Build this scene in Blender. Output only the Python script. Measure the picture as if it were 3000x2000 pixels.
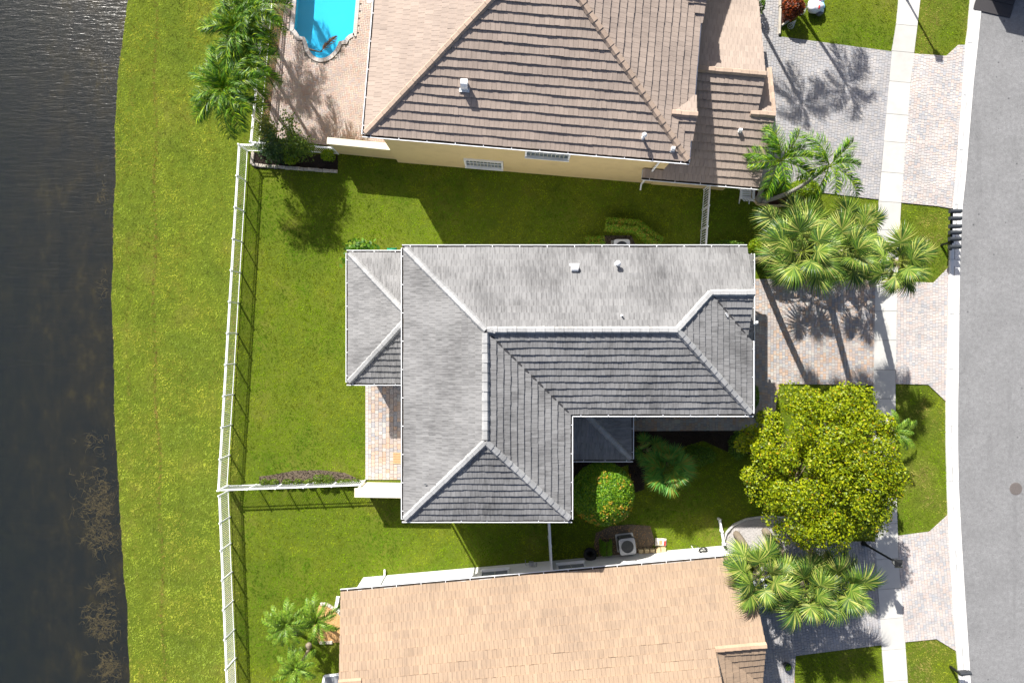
import bpy, bmesh, math, random
import numpy as np
from mathutils import Matrix, Vector
R = math.radians
random.seed(7)
NR = np.random.default_rng(11)
for o in list(bpy.data.objects):
    bpy.data.objects.remove(o)
SC = bpy.context.scene
COL = SC.collection

# ---------------------------------------------------------------- camera, sky, sun, exposure
HC, PPM = 37.0, 54.0          # camera height in metres, photo pixels per metre on the ground
cam = bpy.data.cameras.new('camera'); cam.sensor_width = 36; cam.lens = 36 * HC * PPM / 3000
cam.clip_end = 1000
camo = bpy.data.objects.new('camera', cam); COL.objects.link(camo)
camo.location = (0, 0, HC); camo.rotation_euler = (0, 0, 0)
SC.camera = camo
SUN_EL = R(39.3); SX, SY = 0.487, -0.873      # direction in which shadows fall
sun = bpy.data.lights.new('sun', 'SUN'); sun.energy = 4.9; sun.angle = R(0.55); sun.color = (1.0, .955, .88)
suno = bpy.data.objects.new('sun', sun); COL.objects.link(suno)
d = Vector((SX * math.cos(SUN_EL), SY * math.cos(SUN_EL), -math.sin(SUN_EL)))
suno.rotation_euler = d.to_track_quat('-Z', 'Y').to_euler(); suno.location = (-20, 30, 40)
wd = bpy.data.worlds.new('World'); SC.world = wd; wd.use_nodes = True
wn = wd.node_tree.nodes; wn.clear()
sky = wn.new('ShaderNodeTexSky'); sky.sky_type = 'NISHITA'; sky.sun_disc = False
sky.sun_elevation = SUN_EL; sky.sun_rotation = math.atan2(-SX, -SY)
sky.air_density = 0.7; sky.dust_density = 2.5; sky.ozone_density = 0.4
bg = wn.new('ShaderNodeBackground'); bg.inputs[1].default_value = 0.078
wo = wn.new('ShaderNodeOutputWorld')
wd.node_tree.links.new(sky.outputs[0], bg.inputs[0]); wd.node_tree.links.new(bg.outputs[0], wo.inputs[0])
SC.view_settings.view_transform = 'Standard'; SC.view_settings.look = 'None'
SC.view_settings.gamma = 1; SC.view_settings.exposure = 0.95
SC.render.engine = 'CYCLES'
SC.cycles.max_bounces = 8; SC.cycles.transparent_max_bounces = 16

def W(px, py, z=0.0):
    """photo pixel at height z -> world point"""
    s = (HC - z) / (HC * PPM)
    return ((px - 1500) * s, (1000 - py) * s, z)
def W2(px, py, z=0.0): return W(px, py, z)[:2]
def PX(pts, z=0.0): return [W2(p[0], p[1], z) for p in pts]

# ---------------------------------------------------------------- objects
WM = {}
def link(o, parent=None, M=None):
    COL.objects.link(o)
    M = M or Matrix.Identity(4)
    if parent is not None:
        o.parent = parent; o.matrix_parent_inverse = WM[parent.name].inverted()
    o.matrix_basis = M
    WM[o.name] = M
    return o
def tag(o, label=None, cat=None, group=None, kind=None):
    if label: o['label'] = label
    if cat: o['category'] = cat
    if group: o['group'] = group
    if kind: o['kind'] = kind
    return o
def thing(name, label, cat, loc=(0, 0, 0), group=None):
    o = bpy.data.objects.new(name, None); o.empty_display_size = .2
    link(o, None, Matrix.Translation(Vector(loc)))
    return tag(o, label, cat, group)
def obj(name, me, parent=None, M=None, mat=None):
    o = bpy.data.objects.new(name, me)
    if mat is not None and not me.materials: me.materials.append(mat)
    return link(o, parent, M)
def struct(o): o['kind'] = 'structure'; return o

class MB:
    """collects shapes; build() makes one mesh"""
    def __init__(s): s.v = []; s.f = []; s.t = []; s.uv = []
    def add(s, vs, fs, tint=1.0, uvs=None):
        b = len(s.v); s.v += [tuple(p) for p in vs]
        for f in fs:
            s.f.append([b + i for i in f]); s.t.append(tint)
            if uvs is not None: s.uv += [uvs[i] for i in f]
            else: s.uv += [(vs[i][0], vs[i][1]) for i in f]
        return s
    def box(s, c, d, rz=0, tint=1.0, M=None):
        x, y, z = d[0] / 2, d[1] / 2, d[2] / 2
        vs = [(-x, -y, -z), (x, -y, -z), (x, y, -z), (-x, y, -z), (-x, -y, z), (x, -y, z), (x, y, z), (-x, y, z)]
        m = Matrix.Translation(Vector(c)) @ Matrix.Rotation(rz, 4, 'Z')
        if M is not None: m = Matrix.Translation(Vector(c)) @ M
        vs = [m @ Vector(p) for p in vs]
        return s.add(vs, [(3, 2, 1, 0), (4, 5, 6, 7), (0, 1, 5, 4), (1, 2, 6, 5), (2, 3, 7, 6), (3, 0, 4, 7)], tint)
    def beam(s, a, b, w, h, tint=1.0, up=(0, 0, 1)):
        a = Vector(a); b = Vector(b); d = b - a; L = d.length
        if L < 1e-6: return s
        x = d / L; u = Vector(up)
        if abs(x.dot(u)) > .99: u = Vector((0, 1, 0))
        y = u.cross(x).normalized(); z = x.cross(y)
        vs = []
        for p in (a, b):
            for (i, j) in ((-1, -1), (1, -1), (1, 1), (-1, 1)):
                vs.append(p + y * (w / 2 * i) + z * (h / 2 * j))
        return s.add(vs, [(3, 2, 1, 0), (4, 5, 6, 7), (0, 1, 5, 4), (1, 2, 6, 5), (2, 3, 7, 6), (3, 0, 4, 7)], tint)
    def prism(s, poly, z0, z1, tint=1.0):
        n = len(poly)
        if sum(poly[i][0] * poly[(i + 1) % n][1] - poly[(i + 1) % n][0] * poly[i][1] for i in range(n)) < 0: poly = poly[::-1]
        vs = [(p[0], p[1], z0) for p in poly] + [(p[0], p[1], z1) for p in poly]
        fs = [list(range(n))[::-1], list(range(n, 2 * n))] + [(i, (i + 1) % n, n + (i + 1) % n, n + i) for i in range(n)]
        return s.add(vs, fs, tint)
    def tube(s, pts, rad, n=8, tint=1.0, cap=True):
        pts = [Vector(p) for p in pts]; vs = []; fs = []
        if not hasattr(rad, '__len__'): rad = [rad] * len(pts)
        prev = None
        for i, p in enumerate(pts):
            d = (pts[min(i + 1, len(pts) - 1)] - pts[max(i - 1, 0)]).normalized()
            if prev is None:
                u = Vector((1, 0, 0)) if abs(d.x) < .8 else Vector((0, 1, 0))
                prev = (u - d * u.dot(d)).normalized()
            else: prev = (prev - d * prev.dot(d)).normalized()
            w = d.cross(prev)
            for k in range(n):
                a = 2 * math.pi * k / n
                vs.append(p + (prev * math.cos(a) + w * math.sin(a)) * rad[i])
        for i in range(len(pts) - 1):
            for k in range(n):
                fs.append((i * n + k, i * n + (k + 1) % n, (i + 1) * n + (k + 1) % n, (i + 1) * n + k))
        if cap:
            fs.append(list(range(n))[::-1]); fs.append([(len(pts) - 1) * n + k for k in range(n)])
        return s.add(vs, fs, tint)
    def lathe(s, c, prof, n=20, tint=1.0, axis=None):
        vs = []; fs = []; M = Matrix.Translation(Vector(c))
        if axis is not None: M = M @ Vector((0, 0, 1)).rotation_difference(Vector(axis)).to_matrix().to_4x4()
        for r, z in prof:
            for k in range(n):
                a = 2 * math.pi * k / n; vs.append(M @ Vector((r * math.cos(a), r * math.sin(a), z)))
        for i in range(len(prof) - 1):
            for k in range(n):
                fs.append((i * n + k, i * n + (k + 1) % n, (i + 1) * n + (k + 1) % n, (i + 1) * n + k))
        if prof[0][0] > 1e-4: fs.append(list(range(n))[::-1])
        if prof[-1][0] > 1e-4: fs.append([(len(prof) - 1) * n + k for k in range(n)])
        return s.add(vs, fs, tint)
    def mesh(s, name, mat=None, smooth=False):
        me = bpy.data.meshes.new(name); me.from_pydata(s.v, [], s.f)
        a = me.attributes.new('tint', 'FLOAT', 'FACE'); a.data.foreach_set('value', np.array(s.t, dtype=np.float32))
        if len(s.uv) == len(me.loops):
            uv = me.uv_layers.new(name='UVMap'); uv.data.foreach_set('uv', np.array(s.uv, dtype=np.float32).ravel())
        if smooth: me.polygons.foreach_set('use_smooth', [True] * len(me.polygons))
        if mat is not None: me.materials.append(mat)
        me.update(); return me
    def build(s, name, mat, parent=None, smooth=False, M=None):
        return obj(name, s.mesh(name, mat, smooth), parent, M)

def quads_mesh(name, V, nper, mat, tint=None, smooth=False):
    """V: (n, nper, 3) array of separate polygons; tint (n,3) colour per polygon"""
    n = V.shape[0]
    me = bpy.data.meshes.new(name)
    me.vertices.add(n * nper); me.vertices.foreach_set('co', V.reshape(-1).astype(np.float32))
    me.loops.add(n * nper); me.loops.foreach_set('vertex_index', np.arange(n * nper, dtype=np.int32))
    me.polygons.add(n); me.polygons.foreach_set('loop_start', np.arange(0, n * nper, nper, dtype=np.int32))
    if tint is not None:
        a = me.attributes.new('col', 'FLOAT_COLOR', 'FACE')
        c = np.ones((n, 4), dtype=np.float32); c[:, :3] = tint
        a.data.foreach_set('color', c.ravel())
    if smooth: me.polygons.foreach_set('use_smooth', [True] * n)
    me.update(calc_edges=True); me.validate()
    if mat is not None: me.materials.append(mat)
    return me

def sheet(name, outer, z, mat, holes=(), parent=None):
    bm = bmesh.new()
    es = []
    for loop in [outer] + list(holes):
        vs = [bm.verts.new((p[0], p[1], z)) for p in loop]
        es += [bm.edges.new((vs[i], vs[(i + 1) % len(vs)])) for i in range(len(vs))]
    bmesh.ops.triangle_fill(bm, edges=es, use_beauty=True)
    for f in bm.faces:
        if f.normal.z < 0: f.normal_flip()
    me = bpy.data.meshes.new(name); bm.to_mesh(me); bm.free()
    return obj(name, me, parent, None, mat)

# ---------------------------------------------------------------- 2D helpers
def clip_convex(sub, clip):
    """part of polygon sub inside the convex counter-clockwise polygon clip"""
    out = list(sub)
    n = len(clip)
    for i in range(n):
        a, b = clip[i], clip[(i + 1) % n]
        if not out: return []
        inp = out; out = []
        ex, ey = b[0] - a[0], b[1] - a[1]
        def sd(p): return ex * (p[1] - a[1]) - ey * (p[0] - a[0])
        for j in range(len(inp)):
            p, q = inp[j - 1], inp[j]
            sp, sq = sd(p), sd(q)
            if (sp >= 0) != (sq >= 0):
                t = sp / (sp - sq); out.append((p[0] + (q[0] - p[0]) * t, p[1] + (q[1] - p[1]) * t))
            if sq >= 0: out.append(q)
    r = []
    for p in out:
        if not r or (abs(p[0] - r[-1][0]) + abs(p[1] - r[-1][1])) > 1e-5: r.append(p)
    if len(r) > 1 and (abs(r[0][0] - r[-1][0]) + abs(r[0][1] - r[-1][1])) < 1e-5: r.pop()
    return r if len(r) >= 3 else []
def area(p): return .5 * sum(p[i][0] * p[(i + 1) % len(p)][1] - p[(i + 1) % len(p)][0] * p[i][1] for i in range(len(p)))
def inside(px, py, poly):
    res = np.zeros(px.shape, bool); n = len(poly); j = n - 1
    for i in range(n):
        xi, yi = poly[i]; xj, yj = poly[j]
        if yi != yj:
            res ^= ((yi > py) != (yj > py)) & (px < (xj - xi) * (py - yi) / (yj - yi) + xi)
        j = i
    return res
def vnoise(x, y, scale, seed=0, octaves=3):
    out = np.zeros(x.shape); amp = 1; tot = 0
    rg = np.random.default_rng(seed)
    for o in range(octaves):
        g = rg.random((64, 64)); fx = x * scale * 2 ** o + 17.3 * o; fy = y * scale * 2 ** o + 5.1 * o
        ix = np.floor(fx).astype(int); iy = np.floor(fy).astype(int); tx = fx - ix; ty = fy - iy
        tx = tx * tx * (3 - 2 * tx); ty = ty * ty * (3 - 2 * ty)
        a = g[ix % 64, iy % 64]; b = g[(ix + 1) % 64, iy % 64]; c = g[ix % 64, (iy + 1) % 64]; dd = g[(ix + 1) % 64, (iy + 1) % 64]
        out += amp * ((a * (1 - tx) + b * tx) * (1 - ty) + (c * (1 - tx) + dd * tx) * ty); tot += amp; amp *= .55
    return out / tot
HARD = []      # ground polygons on which no grass grows
# ---------------------------------------------------------------- materials
class NT:
    def __init__(s, name):
        s.m = bpy.data.materials.new(name); s.m.use_nodes = True
        s.t = s.m.node_tree; s.t.nodes.clear(); s.out = s.t.nodes.new('ShaderNodeOutputMaterial')
    def n(s, typ, **kw):
        nd = s.t.nodes.new('ShaderNode' + typ)
        for k, v in kw.items(): setattr(nd, k, v)
        return nd
    def l(s, a, b): s.t.links.new(a, b)
    def put(s, sock, v):
        if hasattr(v, 'is_output'): s.l(v, sock)
        elif isinstance(v, (tuple, list)) and len(v) == 3 and sock.type == 'RGBA': sock.default_value = (*v, 1)
        else: sock.default_value = v
    def coord(s, kind='Object'): return s.n('TexCoord').outputs[kind]
    def pos(s): return s.n('NewGeometry').outputs['Position']
    def scale(s, vec, sc, rot=(0, 0, 0)):
        m = s.n('Mapping'); s.l(vec, m.inputs[0]); m.inputs['Scale'].default_value = sc; m.inputs['Rotation'].default_value = rot; return m.outputs[0]
    def noise(s, vec, sc, det=3, rough=.55, dist=0):
        t = s.n('TexNoise'); s.l(vec, t.inputs['Vector']); t.inputs['Scale'].default_value = sc
        t.inputs['Detail'].default_value = det; t.inputs['Roughness'].default_value = rough; t.inputs['Distortion'].default_value = dist
        return t.outputs['Fac']
    def ramp(s, fac, *stops):
        r = s.n('ValToRGB'); s.put(r.inputs[0], fac); e = r.color_ramp.elements
        while len(e) < len(stops): e.new(.5)
        for i, (p, c) in enumerate(stops):
            e[i].position = p; e[i].color = (*c, 1) if hasattr(c, '__len__') else (c, c, c, 1)
        return r.outputs[0]
    def mix(s, f, a, b, typ='MIX'):
        m = s.n('Mix', data_type='RGBA', blend_type=typ)
        s.put(m.inputs[0], f); s.put(m.inputs[6], a); s.put(m.inputs[7], b); return m.outputs[2]
    def math(s, op, a, b=0.0):
        m = s.n('Math', operation=op); s.put(m.inputs[0], a); s.put(m.inputs[1], b); return m.outputs[0]
    def attr(s, name, out='Fac'): return s.n('Attribute', attribute_name=name).outputs[out]
    def bump(s, h, st, dist=.02):
        b = s.n('Bump'); s.put(b.inputs['Height'], h); b.inputs['Strength'].default_value = st; b.inputs['Distance'].default_value = dist; return b.outputs[0]
    def bsdf(s, col, rough=.8, metal=0, normal=None, spec=.5, **kw):
        b = s.n('BsdfPrincipled'); s.put(b.inputs['Base Color'], col); s.put(b.inputs['Roughness'], rough); s.put(b.inputs['Metallic'], metal)
        b.inputs['Specular IOR Level'].default_value = spec
        if normal is not None: s.l(normal, b.inputs['Normal'])
        for k, v in kw.items(): s.put(b.inputs[k], v)
        s.l(b.outputs[0], s.out.inputs[0]); return b

def simple(name, c, rough=.6, var=.12, sc=6, metal=0, bump=0.0, spec=.4, dirt=None):
    t = NT(name); p = t.pos(); f = t.noise(p, sc, 4)
    col = t.mix(f, tuple(x * (1 - var) for x in c), tuple(min(1, x * (1 + var)) for x in c))
    if dirt:
        g = t.ramp(t.noise(p, 1.1, 6, .65), (.5, 0.0), (.75, 1.0)); col = t.mix(g, col, dirt)
    nm = t.bump(t.noise(p, sc * 8, 3), bump) if bump else None
    t.bsdf(col, rough, metal, nm, spec); return t.m

def tile_mat(name, c, dark, stain, red=None):
    """roof tile: colour per tile, streaks running down the slope, patches of mildew"""
    t = NT(name)
    uv = t.n('UVMap', uv_map='UVMap').outputs[0]
    rnd = t.n('ObjectInfo').outputs['Random']
    off = t.n('CombineXYZ'); t.l(t.math('MULTIPLY', rnd, 37.0), off.inputs[0])
    ad = t.n('VectorMath', operation='ADD'); t.l(uv, ad.inputs[0]); t.l(off.outputs[0], ad.inputs[1])
    st = t.noise(t.scale(ad.outputs[0], (9, 1.3, 1)), 1.0, 4, .7)
    big = t.noise(t.pos(), .55, 4, .6)
    k = t.math('ADD', t.math('MULTIPLY', st, .65), t.math('MULTIPLY', big, .5))
    g = t.ramp(k, (.5, 0.0), (.78, 1.0))
    tin = t.attr('tint')
    base = t.mix(t.math('MULTIPLY', g, stain), c, dark)
    base = t.mix(1.0, base, t.ramp(tin, (0, .84), (1, 1.1)), 'MULTIPLY')
    if red: base = t.mix(t.ramp(t.math('MULTIPLY', tin, 7.3), (.0, 0.0), (1, 1.0)), base, base)
    nm = t.bump(t.noise(t.scale(ad.outputs[0], (40, 8, 1)), 1.0, 3), .25, .01)
    t.bsdf(base, .85, 0, nm, .25); return t.m

def paver_mat(name, cols, wear=.25):
    t = NT(name); tin = t.attr('tint')
    st = [(i / (len(cols) - 1), c) for i, c in enumerate(cols)]
    c = t.ramp(tin, *st)
    f = t.noise(t.pos(), 14, 4, .7)
    c = t.mix(t.math('MULTIPLY', f, wear), c, (.20, .18, .17))
    b = t.ramp(t.noise(t.pos(), .7, 5, .6), (.35, .86), (.7, 1.1))
    c = t.mix(1.0, c, b, 'MULTIPLY')
    t.bsdf(c, .85, 0, t.bump(t.noise(t.pos(), 60, 3), .3, .008), .3); return t.m

def leaf_mat(name, spec=.35, rough=.45, trans=.35, hue=(1, 1, 1)):
    t = NT(name); c = t.attr('col', 'Color')
    c = t.mix(1.0, c, hue, 'MULTIPLY')
    b = t.bsdf(c, rough, 0, None, spec)
    tr = t.n('BsdfTranslucent'); t.l(t.mix(1.0, c, (1.5, 1.45, .55), 'MULTIPLY'), tr.inputs[0])
    mx = t.n('MixShader'); mx.inputs[0].default_value = trans
    t.l(b.outputs[0], mx.inputs[1]); t.l(tr.outputs[0], mx.inputs[2]); t.l(mx.outputs[0], t.out.inputs[0]); return t.m

M = {}
M['tile_grey'] = tile_mat('roof_tile_grey', (.24, .24, .243), (.06, .06, .062), .8)
M['tile_brown'] = tile_mat('roof_tile_brown', (.36, .292, .247), (.205, .168, .15), .6)
M['tile_tan'] = tile_mat('roof_tile_tan', (.355, .258, .18), (.19, .147, .115), .65)
M['cap_grey'] = tile_mat('ridge_cap_grey', (.36, .365, .37), (.10, .10, .105), .6)
M['cap_brown'] = tile_mat('ridge_cap_brown', (.42, .32, .25), (.2, .16, .13), .5)
M['cap_tan'] = tile_mat('ridge_cap_tan', (.44, .31, .215), (.22, .15, .115), .4)
M['under'] = simple('roof_underlay', (.05, .05, .055), .9)
M['white'] = simple('white_paint', (.80, .81, .82), .45, .04, 3, dirt=(.68, .68, .66))
M['white_alu'] = simple('white_aluminium', (.80, .82, .85), .4, .03, 3)
M['stucco_yellow'] = simple('stucco_yellow', (.60, .47, .24), .9, .06, 2.5, bump=.3, dirt=(.52, .40, .21))
M['stucco_white'] = simple('stucco_white', (.74, .74, .73), .9, .04, 2.5, bump=.3, dirt=(.66, .66, .64))
M['stucco_cream'] = simple('stucco_cream', (.66, .62, .50), .9, .05, 2.5, bump=.3, dirt=(.52, .47, .36))
M['gutter_dirt'] = simple('gutter_debris', (.055, .045, .035), .95, .5, 9)
M['glass'] = simple('window_glass', (.05, .08, .085), .06, .1, 2, spec=.8)
M['black'] = simple('black_metal', (.012, .013, .015), .4, .1, 8)
M['dark_plastic'] = simple('dark_plastic', (.035, .04, .047), .5, .2, 8)
M['rubber'] = simple('rubber', (.012, .012, .013), .75, .2, 20)
M['grey_metal'] = simple('grey_metal', (.30, .31, .33), .45, .1, 8, metal=.3)
M['galv'] = simple('galvanised_metal', (.62, .63, .64), .4, .1, 10, metal=.3)
M['soil'] = simple('soil', (.11, .085, .06), .95, .5, 6, bump=.4)
M['mulch'] = simple('mulch', (.022, .014, .010), .95, .6, 30, bump=.5)
M['mulch_red'] = simple('mulch_red', (.07, .028, .02), .95, .6, 30, bump=.5)
M['trunk'] = simple('palm_trunk', (.23, .19, .14), .9, .4, 9, bump=.6)
M['trunk_grey'] = simple('palm_trunk_grey', (.27, .26, .24), .9, .3, 9, bump=.5)
M['bark'] = simple('bark', (.16, .12, .09), .9, .35, 8, bump=.6)
M['stone'] = simple('stone', (.46, .42, .36), .9, .2, 5, bump=.4, dirt=(.30, .27, .22))
M['stone_gold'] = simple('golden_stone', (.56, .45, .26), .9, .2, 9, bump=.4, dirt=(.40, .30, .16))
M['gravel'] = simple('gravel', (.42, .40, .39), .9, .4, 25)
M['gravel_orange'] = simple('orange_gravel', (.50, .30, .13), .9, .5, 25)
M['wood'] = simple('weathered_wood', (.45, .28, .15), .8, .25, 8)
M['red'] = simple('red_print', (.55, .03, .03), .6)
M['orange'] = simple('orange_rubber', (.5, .1, .02), .6)
M['green_hose'] = simple('green_hose', (.01, .28, .16), .4)
M['concrete'] = None
t = NT('concrete'); p = t.pos()
c = t.mix(t.noise(p, 1.3, 5, .65), (.44, .435, .415), (.58, .575, .55))
c = t.mix(t.ramp(t.noise(p, .45, 5, .7), (.5, 0.0), (.8, .55)), c, (.36, .35, .33))
c = t.mix(1.0, c, t.ramp(t.attr('tint'), (0, .86), (1, 1.06)), 'MULTIPLY')
t.bsdf(c, .85, 0, t.bump(t.noise(p, 60, 4), .15, .01), .3); M['concrete'] = t.m
t = NT('gutter_concrete'); p = t.pos()
c = t.mix(t.noise(p, 1.8, 5, .65), (.60, .60, .595), (.72, .72, .71))
c = t.mix(t.ramp(t.noise(t.scale(p, (1, .35, 1)), 1.4, 5, .7), (.55, 0.0), (.85, .6)), c, (.42, .41, .40))
c = t.mix(1.0, c, t.ramp(t.attr('tint'), (0, .45), (.3, .88), (1, 1.05)), 'MULTIPLY')
t.bsdf(c, .85, 0, t.bump(t.noise(p, 60, 4), .15, .01), .3); M['kerb'] = t.m
t = NT('asphalt'); p = t.pos()
f = t.noise(p, 16, 6, .85)
c = t.ramp(f, (.3, (.15, .152, .157)), (.55, (.21, .212, .218)), (.75, (.27, .27, .276)))
c = t.mix(1.0, c, t.ramp(t.noise(p, .5, 5, .6), (.3, .9), (.7, 1.1)), 'MULTIPLY')
c = t.mix(1.0, c, t.ramp(t.noise(p, 4.5, 5, .8), (.32, .80), (.68, 1.17)), 'MULTIPLY')
v = t.n('TexVoronoi'); t.l(p, v.inputs['Vector']); v.inputs['Scale'].default_value = 1.1
c = t.mix(t.ramp(v.outputs['Distance'], (.03, .75), (.075, 0.0)), c, (.05, .05, .055))
v2 = t.n('TexVoronoi'); t.l(p, v2.inputs['Vector']); v2.inputs['Scale'].default_value = 3.1
c = t.mix(t.ramp(v2.outputs['Distance'], (.05, .6), (.13, 0.0)), c, (.09, .09, .095))
c = t.mix(t.ramp(t.noise(t.scale(p, (1.6, .12, 1)), 1.0, 4, .6), (.56, 0.0), (.8, .35)), c, (.10, .10, .105))
t.bsdf(c, .9, 0, t.bump(f, .5, .01), .3); M['asphalt'] = t.m
M['paver_grey'] = paver_mat('driveway_pavers', [(.46, .33, .25), (.30, .305, .33), (.45, .385, .345), (.385, .365, .36), (.50, .37, .275), (.32, .325, .35), (.45, .43, .40)])
M['paver_pale'] = paver_mat('apron_pavers', [(.54, .46, .43), (.37, .385, .415), (.55, .50, .47), (.46, .45, .45), (.53, .45, .41)])
M['paver_pink'] = paver_mat('deck_bricks', [(.45, .33, .28), (.39, .345, .34), (.49, .40, .33), (.42, .35, .33), (.48, .36, .31), (.44, .40, .36)])
M['paver_cool'] = paver_mat('cool_pavers', [(.37, .36, .37), (.31, .32, .345), (.41, .39, .38), (.345, .345, .36)])
M['joint'] = simple('joint_sand', (.16, .15, .14), .95, .3, 12)
# lawn ground below the blades
t = NT('lawn_ground'); p = t.pos()
c = t.ramp(t.noise(p, .35, 5, .65), (.3, (.08, .125, .010)), (.55, (.11, .15, .012)), (.75, (.16, .16, .03)))
c = t.mix(t.ramp(t.noise(p, 20, 3), (.4, 0.0), (.7, .5)), c, (.05, .05, .012))
t.bsdf(c, .95, 0, t.bump(t.noise(p, 25, 3), .6, .03), .1); M['lawn'] = t.m
M['grass'] = leaf_mat('grass_blade', .15, .6, .30)
M['leaf'] = leaf_mat('leaf', .3, .45, .32)
M['frond'] = leaf_mat('palm_leaf', .25, .42, .16)
# lake
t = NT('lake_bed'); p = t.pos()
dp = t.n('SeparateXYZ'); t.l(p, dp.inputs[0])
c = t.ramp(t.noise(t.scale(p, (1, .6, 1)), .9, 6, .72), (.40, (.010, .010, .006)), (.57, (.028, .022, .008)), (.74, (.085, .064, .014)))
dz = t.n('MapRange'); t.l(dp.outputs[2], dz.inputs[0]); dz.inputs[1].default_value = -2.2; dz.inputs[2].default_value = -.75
c = t.mix(dz.outputs[0], t.ramp(t.noise(p, 1.4, 5, .7), (.42, (.003, .006, .006)), (.74, (.013, .016, .007))), c)  # darker with depth: light absorbed by the water is put into the bed colour
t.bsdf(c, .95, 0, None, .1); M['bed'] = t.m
t = NT('lake_water'); p = t.pos()
w1 = t.noise(t.scale(p, (1.1, 6.2, 1), (0, 0, R(-6))), 1.0, 3, .6, .5)
w2 = t.noise(t.scale(p, (4, 15, 1), (0, 0, R(-14))), 1.0, 3, .6, .4)
nm = t.bump(t.math('ADD', w1, t.math('MULTIPLY', w2, .35)), .35, .06)
gl = t.n('BsdfGlossy'); gl.inputs['Roughness'].default_value = .22; t.l(nm, gl.inputs['Normal']); gl.inputs[0].default_value = (1, 1, 1, 1)
tr = t.n('BsdfTransparent'); tr.inputs[0].default_value = (.86, .85, .70, 1)
df = t.n('BsdfDiffuse'); df.inputs[0].default_value = (.026, .033, .040, 1); t.l(nm, df.inputs['Normal'])
m1 = t.n('MixShader'); m1.inputs[0].default_value = .34; t.l(tr.outputs[0], m1.inputs[1]); t.l(df.outputs[0], m1.inputs[2])
fr = t.n('LayerWeight'); fr.inputs['Blend'].default_value = .5; t.l(nm, fr.inputs['Normal']); frs = t.math('ADD', t.math('MULTIPLY', t.math('POWER', fr.outputs['Facing'], 5.0), .97), .025)
m2 = t.n('MixShader'); t.l(frs, m2.inputs[0]); t.l(m1.outputs[0], m2.inputs[1]); t.l(gl.outputs[0], m2.inputs[2])
t.l(m2.outputs[0], t.out.inputs[0]); M['water'] = t.m
t = NT('pool_water'); p = t.pos()
nm = t.bump(t.noise(t.scale(p, (1.5, 2.4, 1)), 2.2, 3, .5, .5), .15, .05)
gl = t.n('BsdfGlossy'); gl.inputs['Roughness'].default_value = .05; t.l(nm, gl.inputs['Normal'])
tr = t.n('BsdfTransparent'); tr.inputs[0].default_value = (.26, .80, .97, 1)
fr = t.n('LayerWeight'); fr.inputs['Blend'].default_value = .5; t.l(nm, fr.inputs['Normal']); frs = t.math('ADD', t.math('MULTIPLY', t.math('POWER', fr.outputs['Facing'], 5.0), .97), .025)
m2 = t.n('MixShader'); t.l(frs, m2.inputs[0]); t.l(tr.outputs[0], m2.inputs[1]); t.l(gl.outputs[0], m2.inputs[2])
t.l(m2.outputs[0], t.out.inputs[0]); M['pool_water'] = t.m
t = NT('pool_plaster'); p = t.pos()
vo = t.n('TexVoronoi', feature='DISTANCE_TO_EDGE'); t.l(t.scale(p, (1, 1.6, 1)), vo.inputs['Vector']); vo.inputs['Scale'].default_value = 3.0
c = t.mix(t.noise(p, 1.2, 3), (.36, .60, .70), (.44, .67, .76))
t.bsdf(c, .7, 0, None, .2); M['pool_plaster'] = t.m
# ---------------------------------------------------------------- ground, lake, road
SHORE = [(395, -400), (385, -150), (375, 0), (366, 60), (356, 140), (346, 200), (341, 300), (335, 370), (337, 440), (338, 520), (333, 600), (331, 700), (329, 800),
         (325, 850), (330, 960), (332, 1030), (333, 1100), (335, 1200), (340, 1300), (346, 1400), (351, 1500), (356, 1580), (359, 1640), (363, 1700), (371, 1762),
         (374, 1850), (379, 2000), (384, 2150), (390, 2400)]
_s = []
for i in range(len(SHORE) - 1):
    a, b = SHORE[i], SHORE[i + 1]
    n = max(1, int(abs(b[1] - a[1]) / 12))
    for k in range(n):
        t_ = k / n
        _s.append((a[0] + (b[0] - a[0]) * t_ + random.uniform(-1.6, 1.6), a[1] + (b[1] - a[1]) * t_))
_s.append(SHORE[-1])
shore = PX(_s)
POOLPX = [(820 + x / 6.03, y / 6.03) for x, y in [(262, -900), (240, -250), (225, 0), (203, 270), (180, 550), (212, 572), (240, 600), (266, 640), (290, 685), (312, 716), (355, 718), (400, 722), (408, 755), (418, 800), (430, 845), (446, 895),
          (470, 940), (500, 985), (540, 1030), (582, 1063), (630, 1087), (680, 1101), (730, 1105), (780, 1101), (830, 1090), (880, 1070), (925, 1041), (965, 1006), (1004, 966), (1040, 920), (1063, 880), (1080, 840),
          (1093, 792), (1140, 790), (1188, 790), (1200, 758), (1222, 722), (1250, 692), (1290, 668), (1325, 656), (1360, 650), (1380, 430), (1400, 200), (1418, 0), (1438, -250), (1490, -900)]]
pool = PX(POOLPX)
far = 160
struct(sheet('ground', [(p[0], p[1]) for p in shore] + [(shore[-1][0], -far), (far, -far), (far, far), (shore[0][0], far)], -.02, M['lawn'], holes=[pool]))
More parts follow.
